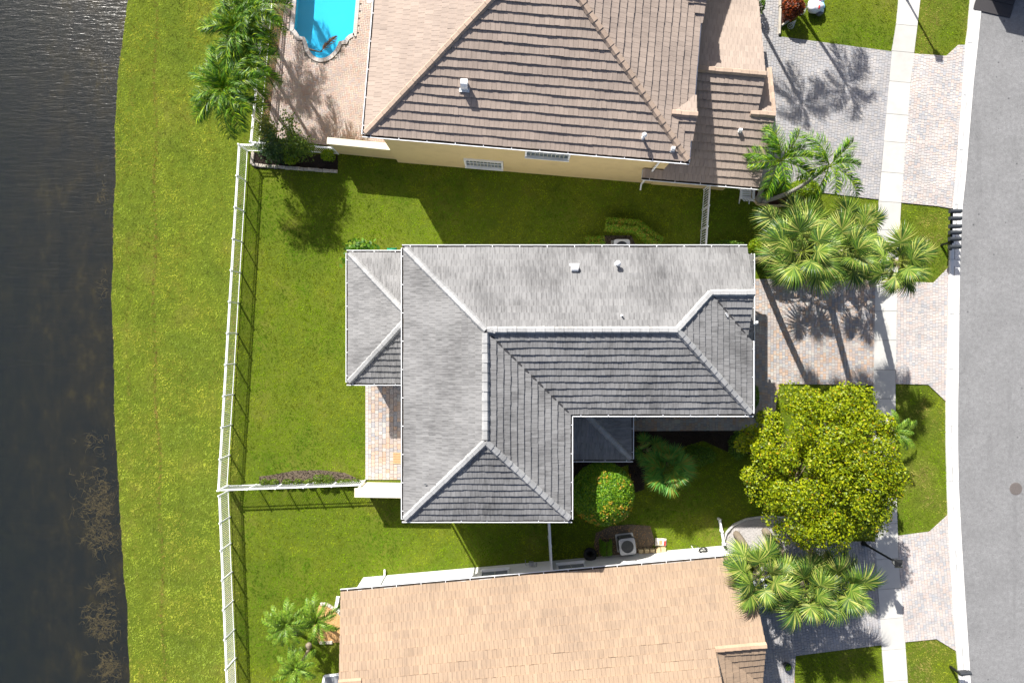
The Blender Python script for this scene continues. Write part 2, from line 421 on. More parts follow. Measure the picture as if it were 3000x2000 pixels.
# bank edge and lake bed
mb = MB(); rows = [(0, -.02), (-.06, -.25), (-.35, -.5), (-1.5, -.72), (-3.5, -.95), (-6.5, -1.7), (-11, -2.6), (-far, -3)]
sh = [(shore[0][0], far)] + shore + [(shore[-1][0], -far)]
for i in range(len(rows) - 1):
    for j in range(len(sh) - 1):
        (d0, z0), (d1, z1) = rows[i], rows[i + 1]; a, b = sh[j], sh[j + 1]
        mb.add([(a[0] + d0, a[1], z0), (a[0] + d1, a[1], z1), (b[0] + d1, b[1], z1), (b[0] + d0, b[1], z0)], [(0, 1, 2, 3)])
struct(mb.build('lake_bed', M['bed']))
me = MB().add([(-far, -far, -.32), (shore[20][0] + 2.5, -far, -.32), (shore[20][0] + 2.5, far, -.32), (-far, far, -.32)], [(0, 1, 2, 3)]).mesh('lake', M['water'])
struct(obj('lake_water', me))

# road and kerb
KL = [(2870, -400), (2841, 0), (2833, 94), (2827, 134), (2818, 255), (2808, 383), (2800, 510), (2788, 625), (2780, 730), (2776, 883), (2773, 1082), (2770, 1180), (2770, 1300), (2773, 1420), (2778, 1570), (2788, 1749), (2800, 1899), (2809, 2000), (2840, 2400)]
KR = [(2905, -400), (2876, 0), (2867, 94), (2863, 134), (2851, 240), (2839, 383), (2829, 510), (2818, 610), (2812, 730), (2809, 883), (2807, 1082), (2805, 1180), (2805, 1300), (2807, 1420), (2815, 1570), (2826, 1749), (2836, 1899), (2842, 2000), (2873, 2400)]
def at_y(line, y):
    for i in range(len(line) - 1):
        a, b = line[i], line[i + 1]
        if a[1] <= y <= b[1]: return a[0] + (b[0] - a[0]) * (y - a[1]) / (b[1] - a[1])
    return line[-1][0] if y > line[-1][1] else line[0][0]
road_pts = PX(KR)
struct(sheet('road', [(p[0] - .02, p[1]) for p in road_pts] + [(W2(3330, 2400)), (W2(3330, -400))], .0, M['asphalt']))
HARD.append(PX(KL) + [W2(3400, 2400), W2(3400, -400)])
kerb = struct(bpy.data.objects.new('kerb', None)); link(kerb)
ys = [-380, -205, -35, 127, 280, 440, 600, 760, 919, 1080, 1246, 1408, 1510, 1590, 1755, 1920, 2085, 2240]
for a, b in zip(ys[:-1], ys[1:]):
    mb = MB(); n = 8; tn = .3 + .7 * random.random(); g = .5
    for k in range(n):
        y0 = a + g + (b - a - 2 * g) * k / n; y1 = a + g + (b - a - 2 * g) * (k + 1) / n
        rows_ = []
        for y in (y0, y1):
            xl, xr = at_y(KL, y), at_y(KR, y)
            prof = [(0, -.03), (0, .085), (.12, .10), (.42, .035), (.47, .028), (.55, .03), (1, .05), (1, -.03)]
            rows_.append([(*W2(xl + (xr - xl) * q, y), z) for q, z in prof])
        m_ = len(rows_[0])
        fs = [(i, i + 1, m_ + i + 1, m_ + i) for i in range(m_ - 1)]
        mb.add(rows_[0] + rows_[1], [f for i, f in enumerate(fs) if i != 4], tn)
        mb.add(rows_[0] + rows_[1], [fs[4]], random.choice((.0, .08, .16, .22, tn)))
        if k == 0: mb.add(rows_[0], [list(range(m_))], tn)
        if k == n - 1: mb.add(rows_[1], [list(range(m_))[::-1]], tn)
    o = mb.build('kerb_segment', M['kerb'], kerb)
# sidewalk
SL = [(2660, -400), (2632, 0), (2625, 72), (2612, 150), (2604, 238), (2594, 333), (2588, 414), (2581, 504), (2574, 590), (2569, 700), (2565, 800), (2562, 912), (2559, 997), (2558, 1083), (2557, 1200), (2558, 1345), (2561, 1500), (2566.5, 1638), (2572, 1728), (2578, 1815), (2583, 1905), (2590, 1995), (2622, 2400)]
SR = [(2725, -400), (2695, 0), (2686, 76), (2676, 159), (2666, 244), (2659, 338), (2651, 420), (2645, 507), (2639, 593), (2633, 700), (2629, 800), (2626, 914), (2625, 1001), (2623, 1085), (2622.5, 1200), (2624, 1345), (2627, 1500), (2632, 1641), (2638, 1726), (2644.5, 1812), (2652, 1902), (2658, 1995), (2690, 2400)]
walk = struct(bpy.data.objects.new('sidewalk', None)); link(walk)
struct(sheet('sidewalk_base', [W2(at_y(SL, y) + 1, y) for y in range(-300, 2301, 100)] + [W2(at_y(SR, y) - 1, y) for y in range(2300, -301, -100)], .005, M['joint']))
HARD.append([W2(at_y(SL, y), y) for y in range(-300, 2301, 50)] + [W2(at_y(SR, y), y) for y in range(2300, -301, -50)])
js = [-290, -205, -100, -15, 72, 150, 238, 333, 414, 504, 590, 672, 752, 832, 912, 997, 1083, 1168, 1255, 1345, 1437, 1535, 1638, 1726, 1813, 1904, 1995, 2090, 2180, 2270]
for a, b in zip(js[:-1], js[1:]):
    sl = (at_y(SL, a) - at_y(SL, b)) * .08
    def yy(y, side): return y + (6 if side else 0) * (1 if y < 900 else -1) * min(1, abs(y - 1100) / 700)
    p = [(at_y(SL, a), yy(a, 0) + .55), (at_y(SR, a), yy(a, 1) + .55), (at_y(SR, b), yy(b, 1) - .55), (at_y(SL, b), yy(b, 0) - .55)]
    MB().prism(PX(p), -.02, .035 + random.uniform(-.003, .003), random.random()).build('slab', M['concrete'], walk)

# ---------------------------------------------------------------- pavers
def paver_mesh(lx, ly, h, tint, ins=.006):
    x, y = lx / 2, ly / 2; mb = MB()
    vs = [(-x, -y, 0), (x, -y, 0), (x, y, 0), (-x, y, 0), (-x, -y, h - ins), (x, -y, h - ins), (x, y, h - ins), (-x, y, h - ins),
          (-x + ins, -y + ins, h), (x - ins, -y + ins, h), (x - ins, y - ins, h), (-x + ins, y - ins, h)]
    fs = [(8, 9, 10, 11)] + [(a, b, b + 4, a + 4) for a, b in ((0, 1), (1, 2), (2, 3), (3, 0))] + [(a + 4, b + 4, b + 8, a + 8) for a, b in ((0, 1), (1, 2), (2, 3), (3, 0))]
    mb.add(vs, fs, tint); return mb.mesh('paver')
def paved(name, poly, mat, ang=0, pattern='column', w=.158, lens=(.158, .235, .158, .12), gap=.011, z=.0, h=.045, holes=(), limit=300, hard=True):
    root = struct(bpy.data.objects.new(name, None)); link(root)
    if hard: HARD.append(poly)
    sheet('bedding', poly, z + .012, mat=M['joint'], parent=root, holes=holes)
    ca, sa = math.cos(ang), math.sin(ang)
    loc = [(p[0] * ca + p[1] * sa, -p[0] * sa + p[1] * ca) for p in poly]
    if area(loc) < 0: loc = loc[::-1]
    hl = [[(p[0] * ca + p[1] * sa, -p[0] * sa + p[1] * ca) for p in hh] for hh in holes]
    x0 = min(p[0] for p in loc); x1 = max(p[0] for p in loc); y0 = min(p[1] for p in loc); y1 = max(p[1] for p in loc)
    rects = []
    if pattern == 'column':
        x = x0 - .05
        while x < x1:
            y = y0 - random.uniform(0, .3)
            while y < y1:
                L = random.choice(lens); rects.append((x, y, w, L)); y += L
            x += w
    elif pattern == 'row':
        y = y0 - .05
        while y < y1:
            x = x0 - random.uniform(0, .3)
            while x < x1:
                L = random.choice(lens); rects.append((x, y, L, w)); x += L
            y += w
    else:
        nx = int((x1 - x0) / w) + 3; ny = int((y1 - y0) / w) + 3
        for a in range(-2, nx):
            for b in range(-2, ny):
                if (a - b) % 4 == 0: rects.append((x0 + a * w, y0 + b * w, 2 * w, w))
                elif (a - b) % 4 == 3: rects.append((x0 + a * w, y0 + b * w, w, 2 * w))
    whole = []; rest = MB(); tn = {}
    NT_ = 12
    def shape(r): return [(r[0] + gap / 2, r[1] + gap / 2), (r[0] + r[2] - gap / 2, r[1] + gap / 2), (r[0] + r[2] - gap / 2, r[1] + r[3] - gap / 2), (r[0] + gap / 2, r[1] + r[3] - gap / 2)]
    def addrest(poly2, tint, dz):
        n = len(poly2)
        if n < 3 or abs(area(poly2)) < .0008: return
        cx = sum(p[0] for p in poly2) / n; cy = sum(p[1] for p in poly2) / n
        zt = z + h + dz
        vs = [(p[0], p[1], z) for p in poly2] + [(p[0], p[1], zt - .006) for p in poly2] + [(cx + (p[0] - cx) * .95, cy + (p[1] - cy) * .95, zt) for p in poly2]
        vs = [(p[0] * ca - p[1] * sa, p[0] * sa + p[1] * ca, p[2]) for p in vs]
        fs = [[2 * n + i for i in range(n)]] + [(i, (i + 1) % n, n + (i + 1) % n, n + i) for i in range(n)] + [(n + i, n + (i + 1) % n, 2 * n + (i + 1) % n, 2 * n + i) for i in range(n)]
        rest.add(vs, fs, tint)
    for r in rects:
        q = shape(r)
        c = clip_convex(loc, q)
        if not c: continue
        inh = False
        for hh in hl:
            if clip_convex(hh, q): inh = True
        full = abs(abs(area(c)) - abs(area(q))) < 1e-6
        tint = random.randrange(NT_) / (NT_ - 1); dz = random.uniform(-.002, .002)
        if inh:
            cx, cy = r[0] + r[2] / 2, r[1] + r[3] / 2
            if not inside(np.array([cx]), np.array([cy]), hl[0])[0] and r[2] * r[3] > 0:
                continue
            continue
        if full: whole.append((r, tint, dz))
        else: addrest(c, tint, dz)
    def key(it):
        r = it[0]; cx, cy = r[0] + r[2] / 2, r[1] + r[3] / 2
        X, Y = cx * ca - cy * sa, cx * sa + cy * ca
        return max(abs(X) / 27.8, abs(Y) / 18.5) > .99, abs(X) + abs(Y)
    whole.sort(key=key)
    for i, (r, tint, dz) in enumerate(whole):
        if i < limit:
            k = (round(r[2], 3), round(r[3], 3), tint)
            if k not in tn:
                tn[k] = paver_mesh(r[2] - gap, r[3] - gap, h, tint); tn[k].materials.append(mat)
            cx, cy = r[0] + r[2] / 2, r[1] + r[3] / 2
            obj('paver', tn[k], root, Matrix.Translation((cx * ca - cy * sa, cx * sa + cy * ca, z + dz)) @ Matrix.Rotation(ang, 4, 'Z'))
        else: addrest(shape(r), tint, dz)
    if rest.v:
        o = rest.build('paver_field', mat, root); o['kind'] = 'stuff'
    return root
def border(root, pts, mat, w=.2, L=.12, z=.0, h=.048, tints=(0, 1), gap=.01, side=1):
    """soldier course of stones along a line"""
    mb = []; 
    for a, b in zip(pts[:-1], pts[1:]):
        a = Vector((*a, 0)); b = Vector((*b, 0)); dd = b - a; n = max(1, round(dd.length / L)); x = dd.normalized(); y = Vector((-x.y, x.x, 0)) * side
        ang = math.atan2(x.y, x.x)
        for i in range(n):
            c = a + dd * ((i + .5) / n) + y * (w / 2)
            mb.append((c, ang, dd.length / n - gap))
    cache = {}
    for c, ang, l in mb:
        t_ = random.randrange(6); k = (round(l, 2), t_)
        if k not in cache:
            cache[k] = paver_mesh(l, w - gap, h, tints[0] + (tints[1] - tints[0]) * t_ / 5); cache[k].materials.append(mat)
        obj('border_stone', cache[k], root, Matrix.Translation((c.x, c.y, z)) @ Matrix.Rotation(ang, 4, 'Z'))

A_Y = R(-5.2); A_T = R(6.0)
dy = PX([(2280, -80), (2281, 108), (2612, 152), (2574, 585), (2330, 556), (2200, 548), (2185, 250), (2190, -80)])
paved('driveway_of_yellow_house', dy, M['paver_cool'], A_Y)
ay = PX([(2676, 158), (2771, 165), (2806, 133), (2827, 133), (2818, 255), (2808, 383), (2800, 510), (2791, 612), (2742, 604), (2639, 594), (2645, 507), (2659, 338)])
paved('driveway_apron_of_yellow_house', ay, M['paver_pale'], A_Y)
dg = PX([(2190, 817), (2564, 821), (2558, 1128), (2283, 1124), (2262, 1260), (1850, 1262), (1850, 1180), (2190, 1180)])
paved('driveway_of_grey_house', dg, M['paver_grey'], 0)
ag = PX([(2628, 824), (2734, 828), (2778, 783), (2776, 883), (2773, 1082), (2771, 1176), (2718, 1126), (2623, 1124)])
paved('driveway_apron_of_grey_house', ag, M['paver_pale'], 0)
dt = PX([(2345, 1585), (2564, 1585), (2572, 1728), (2583, 1887), (2330, 1919), (2322, 2060), (2170, 2060), (2170, 1700), (2260, 1640)])
paved('driveway_of_tan_house', dt, M['paver_cool'], A_T)
at_ = PX([(2630, 1568), (2722, 1556), (2775, 1508), (2778, 1570), (2788, 1749), (2801, 1906), (2742, 1870), (2651, 1879), (2638, 1724)])
paved('driveway_apron_of_tan_house', at_, M['paver_pale'], A_T)
pt = PX([(1080, 1095), (1262, 1095), (1262, 1404), (1080, 1404)])
pr = paved('back_patio', pt, M['paver_grey'], 0, w=.2, lens=(.2, .3, .2))
border(pr, PX([(1080, 1404), (1080, 1095)]), M['paver_pale'], .17, .2, side=1)
HARD.append(PX([(1070, 1095), (1085, 1095), (1085, 1404), (1070, 1404)]))
# pool deck with the pool in it
dk = PX([(858, -330), (838, 0), (822, 110), (806, 220), (792, 330), (790, 385), (800, 405), (985, 430), (1130, 425), (1180, 300), (1200, -330)])
deck = paved('pool_deck', dk, M['paver_pink'], A_Y, pattern='herring', w=.098, gap=.008, holes=[pool])
def offset(pts, dist):
    out = []
    for i in range(len(pts)):
        a = Vector(pts[max(i - 1, 0)]); b = Vector(pts[min(i + 1, len(pts) - 1)]); dd = (b - a).normalized()
        out.append((pts[i][0] + dd.y * dist, pts[i][1] - dd.x * dist))
    return out
sp = thing('swimming_pool', 'turquoise swimming pool with rounded end and pale brick coping', 'pool', (*W2(945, 0), -1.4))
po = offset(pool, -.215)
# fan out path to equal coping stones
acc = []
for i in range(len(pool) - 1):
    L = (Vector(pool[i + 1]) - Vector(pool[i])).length; n = max(1, round(L / .115))
    for k in range(n):
        t0, t1 = k / n, (k + 1) / n
        f = lambda P, t_: (P[i][0] + (P[i + 1][0] - P[i][0]) * t_, P[i][1] + (P[i + 1][1] - P[i][1]) * t_)
        acc.append((f(pool, t0), f(pool, t1), f(po, t1), f(po, t0)))
acc = [q for q in acc if q[0][1] < 20.3]
for q in acc:
    cx = sum(p[0] for p in q) / 4; cy = sum(p[1] for p in q) / 4
    qq = [(cx + (p[0] - cx) * .955, cy + (p[1] - cy) * .955) for p in q]
    MB().prism(qq, -.04, .062, random.random()).build('coping_stone', M['paver_pale'], sp)
HARD.append(po)
mb = MB(); n = len(pool)
fl = []
for p in pool: fl.append((p[0], p[1], -.85 - .03 * max(0, p[1] - 14)))
mb.add([(p[0], p[1], .0) for p in pool] + fl, [(i, (i + 1) % n, n + (i + 1) % n, n + i) for i in range(n)])
mb.build('basin_wall', M['pool_plaster'], sp)
bm = bmesh.new(); vs = [bm.verts.new(p) for p in fl]; es = [bm.edges.new((vs[i], vs[(i + 1) % n])) for i in range(n)]
bmesh.ops.triangle_fill(bm, edges=es, use_beauty=True)
for f in bm.faces:
    if f.normal.z < 0: f.normal_flip()
me = bpy.data.meshes.new('basin_floor'); bm.to_mesh(me); bm.free(); obj('basin_floor', me, sp, None, M['pool_plaster'])
def pp(l): return PX([(820 + x / 6.03, y / 6.03) for x, y in l])
MB().prism(pp([(505, 985), (560, 1045), (630, 1085), (730, 1103), (830, 1088), (925, 1040), (975, 995), (740, 1000)]), -.95, -.30).build('step', M['pool_plaster'], sp)
MB().prism(pp([(450, 880), (505, 985), (740, 1000), (975, 995), (1045, 915), (750, 905)]), -.95, -.62).build('step', M['pool_plaster'], sp)
MB().prism(pp([(182, 550), (212, 572), (266, 640), (312, 715), (400, 722), (470, 690), (380, 560), (260, 480), (190, 470)]), -.95, -.45).build('bench', M['pool_plaster'], sp)
MB().prism(pp([(1190, 788), (1222, 722), (1290, 668), (1358, 650), (1362, 600), (1290, 620), (1210, 690), (1160, 780)]), -.95, -.45).build('bench', M['pool_plaster'], sp)
sheet('water_surface', pool, -.10, M['pool_water'], parent=sp)
# ---------------------------------------------------------------- roofs and houses
def tile_variants(mat, w, e, t, slope_t):
    pass
class Roof:
    """tiled roof made of sloping planes; each plane polygon is in plan, eave line given by a point and an inward direction"""
    def __init__(s, house, name, mat, capmat, tw=.215, ex=.328, limit=300):
        s.house = house; s.mat = mat; s.cap = capmat; s.tw = tw; s.ex = ex; s.limit = limit
        s.part = link(bpy.data.objects.new(name, None), house, WM[house.name].copy())
        s.whole = []; s.rest = MB(); s.deck = MB(); s.cache = {}
    def plane(s, poly, eave, inward, ze, m, courses=True, z_off=0):
        """poly: plan points; eave: a point on the eave; inward: unit plan direction up the slope"""
        if area(poly) < 0: poly = poly[::-1]
        I = Vector(inward).normalized(); U = Vector((I.y, -I.x))    # U along the eave, I up slope; (U, I) right-handed
        c = math.sqrt(1 + m * m)
        loc = [((p[0] - eave[0]) * U.x + (p[1] - eave[1]) * U.y, (p[0] - eave[0]) * I.x + (p[1] - eave[1]) * I.y) for p in poly]
        zz = lambda v: ze + m * v
        def w3(u, v, lift=0.0):
            # lift is along the plane normal
            k = lift / c
            return (eave[0] + U.x * u + I.x * (v - m * k), eave[1] + U.y * u + I.y * (v - m * k), zz(v) + k)
        s.deck.add([w3(u, v, -.03) for u, v in loc], [list(range(len(loc)))])
        eh = s.ex / c; tw = s.tw
        u0 = min(p[0] for p in loc); u1 = max(p[0] for p in loc); v1 = max(p[1] for p in loc)
        nrow = int(math.ceil(v1 / eh))
        for r in range(nrow):
            shift = (r % 2) * tw / 2 + random.uniform(-.01, .01)
            v = r * eh
            ph = random.uniform(0, 6)
            k = int(math.floor((u0 - shift) / tw))
            while k * tw + shift < u1:
                a = k * tw + shift
                g = .004
                q = [(a + g, v), (a + tw - g, v), (a + tw - g, v + eh + .002), (a + g, v + eh + .002)]
                cl = clip_convex(loc, q)
                if cl:
                    full = abs(abs(area(cl)) - abs(area(q))) < 1e-5
                    lift = .066 + .009 * math.sin(a * 2.1 + ph) + random.uniform(-.004, .008)
                    dv = random.uniform(-.012, .004) + .008 * math.sin(a * 1.3 + ph * 2)
                    tint = min(1, max(0, random.gauss(.55, .13)))
                    item = (cl, full, lift, dv, tint, v, eh, w3, a, U, I, m)
                    if full: s.whole.append(item)
                    else: s.emit(item)
                k += 1
    def geo(s, cl, lift, dv, tint, v, eh, f):
        n = len(cl)
        top = []; bot = []; uv = []
        for (u, vv) in cl:
            t_ = (vv - v) / eh
            hgt = lift * (1 - t_) + .010 * t_
            vs = vv + (dv * (1 - t_))
            top.append(f(u, vs, hgt)); bot.append(f(u, vs, -.02)); uv.append((u, vs))
        return top + bot, [list(range(n))] + [(i, n + i, n + (i + 1) % n, (i + 1) % n) for i in range(n)], uv + uv
    def emit(s, it):
        cl, full, lift, dv, tint, v, eh, w3, a, U, I, m = it
        vs, fs, uv = s.geo(cl, lift, dv, tint, v, eh, w3)
        s.rest.add(vs, fs, tint, uv)
    def finish(s, eave_z=None):
        def key(it):
            p = it[7](it[8], it[5]); k = 1 + p[2] / 30
            out = abs(p[0] * k) > 27 or abs(p[1] * k) > 18.0
            return out, -p[2] + .02 * (abs(p[0]) + abs(p[1]))
        s.whole.sort(key=key)
        for i, it in enumerate(s.whole):
            if i >= s.limit: s.emit(it); continue
            cl, full, lift, dv, tint, v, eh, w3, a, U, I, m = it
            tq = round(tint * 5) / 5; lq = round(lift * 125) / 125
            key_ = (round(m, 3), tq, lq)
            if key_ not in s.cache:
                c = math.sqrt(1 + m * m)
                f = lambda u, vv, l: (u, vv - m * l / c, m * vv + l / c)
                q = [(.004, 0), (s.tw - .004, 0), (s.tw - .004, eh + .002), (.004, eh + .002)]
                vs, fs, uv = s.geo(q, lq, 0, tq, 0, eh, f)
                mb = MB(); mb.add(vs, fs, tq, uv); s.cache[key_] = mb.mesh('roof_tile', s.mat)
            o = w3(a, v + dv)
            Mx = Matrix(((U.x, I.x, 0, o[0]), (U.y, I.y, 0, o[1]), (0, 0, 1, o[2]), (0, 0, 0, 1)))
            obj('roof_tile', s.cache[key_], s.part, Mx)
        if s.rest.v:
            o = s.rest.build('roof_tile_field', s.mat, s.part); o['kind'] = 'stuff'
        s.deck.build('roof_deck', M['under'], s.part)
    def valley(s, a, b, w=.075):
        """dark strip laid over the tiles in place of a recessed valley groove"""
        MB().beam(a, b, w, .02).build('valley_flashing', M['under'], s.part)
    def caps(s, a, b, w=.165, hgt=.075, L=.40, tint=None, flat=.5):
        """ridge or hip caps from a (low end) to b (high end)"""
        a = Vector(a); b = Vector(b); dd = b - a; n = max(1, round(dd.length / L)); x = dd.normalized()
        y = Vector((0, 0, 1)).cross(x).normalized(); z = x.cross(y)
        sl = dd.length / n
        key_ = ('cap', round(sl, 2), round(w, 3))
        ms = []
        for t_ in (.25, .45, .6, .8):
            mb = MB(); l = sl * 1.06
            prof = [(-w, -.055), (-w * flat, hgt), (w * flat, hgt), (w, -.055)]
            lo = [(0, p[0], p[1] + .028) for p in prof]; hi = [(l, p[0] * .9, p[1]) for p in prof]
            lo2 = [(0, p[0] * .85, p[1] - .0) for p in prof]
            mb.add(lo + hi + lo2, [(0, 4, 5, 1), (1, 5, 6, 2), (2, 6, 7, 3), (0, 1, 9, 8), (1, 2, 10, 9), (2, 3, 11, 10), (4, 7, 6, 5)], t_)
            ms.append(mb.mesh('ridge_cap', s.cap))
        for i in range(n):
            p = a + dd * (i / n) + z * random.uniform(-.004, .006)
            yj = y * random.uniform(-.006, .006)
            Mx = Matrix(((x.x, y.x, z.x, p.x + yj.x), (x.y, y.y, z.y, p.y + yj.y), (x.z, y.z, z.z, p.z), (0, 0, 0, 1)))
            obj('ridge_cap', random.choice(ms), s.part, Mx)

def gutter(house, a, b, z, out, w=.125, hgt=.11, strap=.62):
    """white gutter along an eave from a to b (plan), out = outward plan direction"""
    a = Vector((*a, z)); b = Vector((*b, z)); dd = (b - a); x = dd.normalized(); o = Vector((*out, 0)).normalized()
    if (x.cross(o)).z < 0: a, b = b, a; dd = -dd; x = -x
    t_ = .012; mb = MB()
    prof = [(-.02, 0), (-.02, -hgt), (w, -hgt), (w + .02, .012), (w - .012, .012), (w - .02, -hgt + t_), (-.008, -hgt + t_), (-.008, 0)]
    n = len(prof)
    ends = [[e + o * p[0] + Vector((0, 0, p[1])) for p in prof] for e in (a, b)]
    mb.add(ends[0] + ends[1], [(i, (i + 1) % n, n + (i + 1) % n, n + i) for i in range(n)] + [list(range(n)), list(range(n, 2 * n))[::-1]])
    g = mb.build('gutter', M['white_alu'], house)
    MB().add([a + o * .0 + Vector((0, 0, -.05)), b + o * .0 + Vector((0, 0, -.05)), b + o * (w - .025) + Vector((0, 0, -.05)), a + o * (w - .025) + Vector((0, 0, -.05))], [(0, 1, 2, 3)]).build('gutter_debris', M['gutter_dirt'], g)
    k = int(dd.length / 1.25)
    for i in range(k + 1):
        p = a + dd * ((i + .3) / (k + .6))
        MB().beam(p + o * -.03 + Vector((0, 0, .014)), p + o * (w + .01) + Vector((0, 0, .018)), .03, .008).build('gutter_strap', M['white_alu'], g)
def downspout(house, top, foot, out, w=.075):
    top = Vector(top); foot = Vector(foot); o = Vector((*out, 0)).normalized()
    mb = MB(); k1 = Vector((foot.x, foot.y, top.z - .45))
    mb.beam(top, k1, w, w); mb.beam(k1, (foot.x, foot.y, .18), w, w, up=(o.x, o.y, 0)); mb.beam((foot.x, foot.y, .18), Vector((foot.x, foot.y, .07)) + o * .3, w, w)
    mb.build('downspout', M['white_alu'], house)
def wall(house, poly, z0, z1, mat, name='wall'):
    return MB().prism(poly, z0, z1).build(name, mat, house)
def window(house, c, along, out, width, z0, z1, bars=6, depth=.10):
    c = Vector((c[0], c[1], 0)); u = Vector((*along, 0)).normalized(); o = Vector((*out, 0)).normalized()
    P = lambda s_, d_, z: c + u * s_ + o * d_ + Vector((0, 0, z))
    t_ = .09; h = width / 2; fr = MB()
    fr.beam(P(-h - t_, depth / 2, z1 + t_ / 2), P(h + t_, depth / 2, z1 + t_ / 2), depth, t_)
    fr.beam(P(-h - t_, depth / 2 + .03, z0 - t_ / 2), P(h + t_, depth / 2 + .03, z0 - t_ / 2), depth + .08, t_)
    fr.beam(P(-h - t_ / 2, depth / 2, z0), P(-h - t_ / 2, depth / 2, z1), t_, depth, up=(o.x, o.y, 0)); fr.beam(P(h + t_ / 2, depth / 2, z0), P(h + t_ / 2, depth / 2, z1), t_, depth, up=(o.x, o.y, 0))
    f = fr.build('window', M['white'], house)
    MB().add([P(-h, .02, z0), P(h, .02, z0), P(h, .02, z1), P(-h, .02, z1)], [(0, 1, 2, 3)]).build('pane', M['glass'], f)
    for i in range(1, bars):
        s_ = -h + width * i / bars
        MB().beam(P(s_, .035, z0), P(s_, .035, z1), .02, .03, up=(o.x, o.y, 0)).build('glazing_bar', M['stucco_cream'], f)
    MB().beam(P(-h, .035, (z0 + z1) / 2), P(h, .035, (z0 + z1) / 2), .03, .035).build('glazing_bar', M['white'], f)
def vent_hood(house, base, w=.28, rz=0, hgt=.32):
    """roof vent: curved sheet-metal hood on a flashing"""
    mb = MB(); mb.box((0, 0, .0), (w * 1.5, w * 1.6, .02)); f = Matrix.Translation(Vector(base)) @ Matrix.Rotation(rz, 4, 'Z')
    v = mb.build('roof_vent', M['galv'], house, M=f)
    b2 = MB(); n = 7; pr = [(-w / 2, 0)] + [(-w / 2 * math.cos(math.pi * k / n * .5) * 1.0, hgt * .55 + hgt * .45 * math.sin(math.pi * k / n * .5)) for k in range(n + 1)] + [(w * .55, hgt * .98), (w * .55, hgt * .8), (w * .4, 0)]
    m_ = len(pr); vs = [(-w / 2, p[0], p[1]) for p in pr] + [(w / 2, p[0], p[1]) for p in pr]
    b2.add(vs, [(i, i + 1, m_ + i + 1, m_ + i) for i in range(m_ - 1)] + [list(range(m_))[::-1], list(range(m_, 2 * m_))])
    b2.build('hood', M['white'], v, M=f)
def vent_pipe(house, base, r=.05, hgt=.4, cap=True):
    mb = MB(); mb.lathe(base, [(r * 2.2, -.1), (r * 1.4, .05), (r, .06), (r, hgt)], 14)
    v = mb.build('vent_pipe', M['white'], house, True)
    if cap:
        MB().lathe(Vector(base) + Vector((0, 0, hgt - .02)), [(r * 1.2, -.03), (r * 1.9, 0), (r * 1.8, .06), (r * 1.1, .12), (.001, .14)], 14).build('cap', M['white'], v, True)

# ================= grey house (middle)
ZE = 6.3; SL_ = .44; ZL = 2.9
GH = thing('grey_house', 'two storey house with grey tiled hip roof in the middle of the block', 'house', (0, -1, 0))
RG = Roof(GH, 'main_roof', M['tile_grey'], M['cap_grey'])
xW, xE1, xE2, yN, yS, yS2 = -4.85, 2.60, 10.76, 4.21, -3.24, -8.0
xr, yr = (xW + xE1) / 2, (yN + yS) / 2; hw = (xE1 - xW) / 2; zr = ZE + SL_ * hw
yg = 2.12; xg = xr and (xE2 - hw) + (yg - yr); zg = ZE + SL_ * (yN - yg); xrk = 10.58
xe = xE2 - hw
RG.plane([(xW, yN), (xrk, yN), (xrk, yg), (xg, yg), (xe, yr), (xr, yr)], (xW, yN), (0, -1), ZE, SL_)
RG.plane([(xE1, yS), (xE2, yS), (xe, yr), (xr, yr)], (xE1, yS), (0, 1), ZE, SL_)
yv = yg - (xE2 - xg)
RG.plane([(xE2, yS), (xE2, yv), (xg, yg), (xe, yr)], (xE2, yS), (-1, 0), ZE, SL_)
RG.plane([(xg, yg), (xrk, yg), (xrk, yg - (xrk - xg))], (xg, 2 * yg - yN), (0, 1), ZE, SL_)
RG.plane([(xE1, yS), (xr, yr), (xr, yS2 + hw), (xE1, yS2)], (xE1, yS2), (-1, 0), ZE, SL_)
RG.plane([(xW, yS2), (xE1, yS2), (xr, yS2 + hw)], (xW, yS2), (0, 1), ZE, SL_)
RG.plane([(xW, yN), (xW, yS2), (xr, yS2 + hw), (xr, yr)], (xW, yS2), (1, 0), ZE, SL_)
k_ = .05
RG.caps((xW + .05, yN - .05, ZE + .06), (xr, yr, zr + k_))
RG.caps((xW + .05, yS2 + .05, ZE + .06), (xr, yS2 + hw, zr + k_))
RG.caps((xE1 - .05, yS2 + .05, ZE + .06), (xr, yS2 + hw, zr + k_))
RG.caps((xE2 - .05, yS + .05, ZE + .06), (xe, yr, zr + k_))
RG.caps((xr, yS2 + hw + .1, zr + k_), (xr, yr - .15, zr + k_))
RG.caps((xe, yr, zr + k_), (xr + .1, yr, zr + k_))
RG.caps((xg, yg, zg + k_), (xe, yr, zr + k_))
RG.caps((xrk, yg, zg + k_), (xg, yg, zg + k_))
RG.valley((xE1, yS, ZE + .055), (xr + .25, yr - .25, zr - .11 + .055)); RG.valley((xrk, yg - (xrk - xg), ZE + SL_ * (xE2 - xrk) + .055), (xg + .1, yg - .1, zg - .044 + .055), .06)
for q_ in range(6):
    MB().box((xr + .12 + random.uniform(-.08, .28), yr - .03 + random.uniform(-.1, .1), zr + .13 + random.uniform(-.01, .03)), (random.uniform(.12, .3), random.uniform(.05, .1), .03), random.uniform(-.3, .3), random.random() * .6).build('broken_tile', M['cap_grey'], RG.part)
RG.finish()
ov = .42
gp = [(xW + ov, yN - ov), (xrk - .1, yN - ov), (xrk - .1, yg - (yN - yg) + ov), (xE2 - ov, yv), (xE2 - ov, yS + ov), (xE1 - ov, yS + ov), (xE1 - ov, yS2 + ov), (xW + ov, yS2 + ov)]
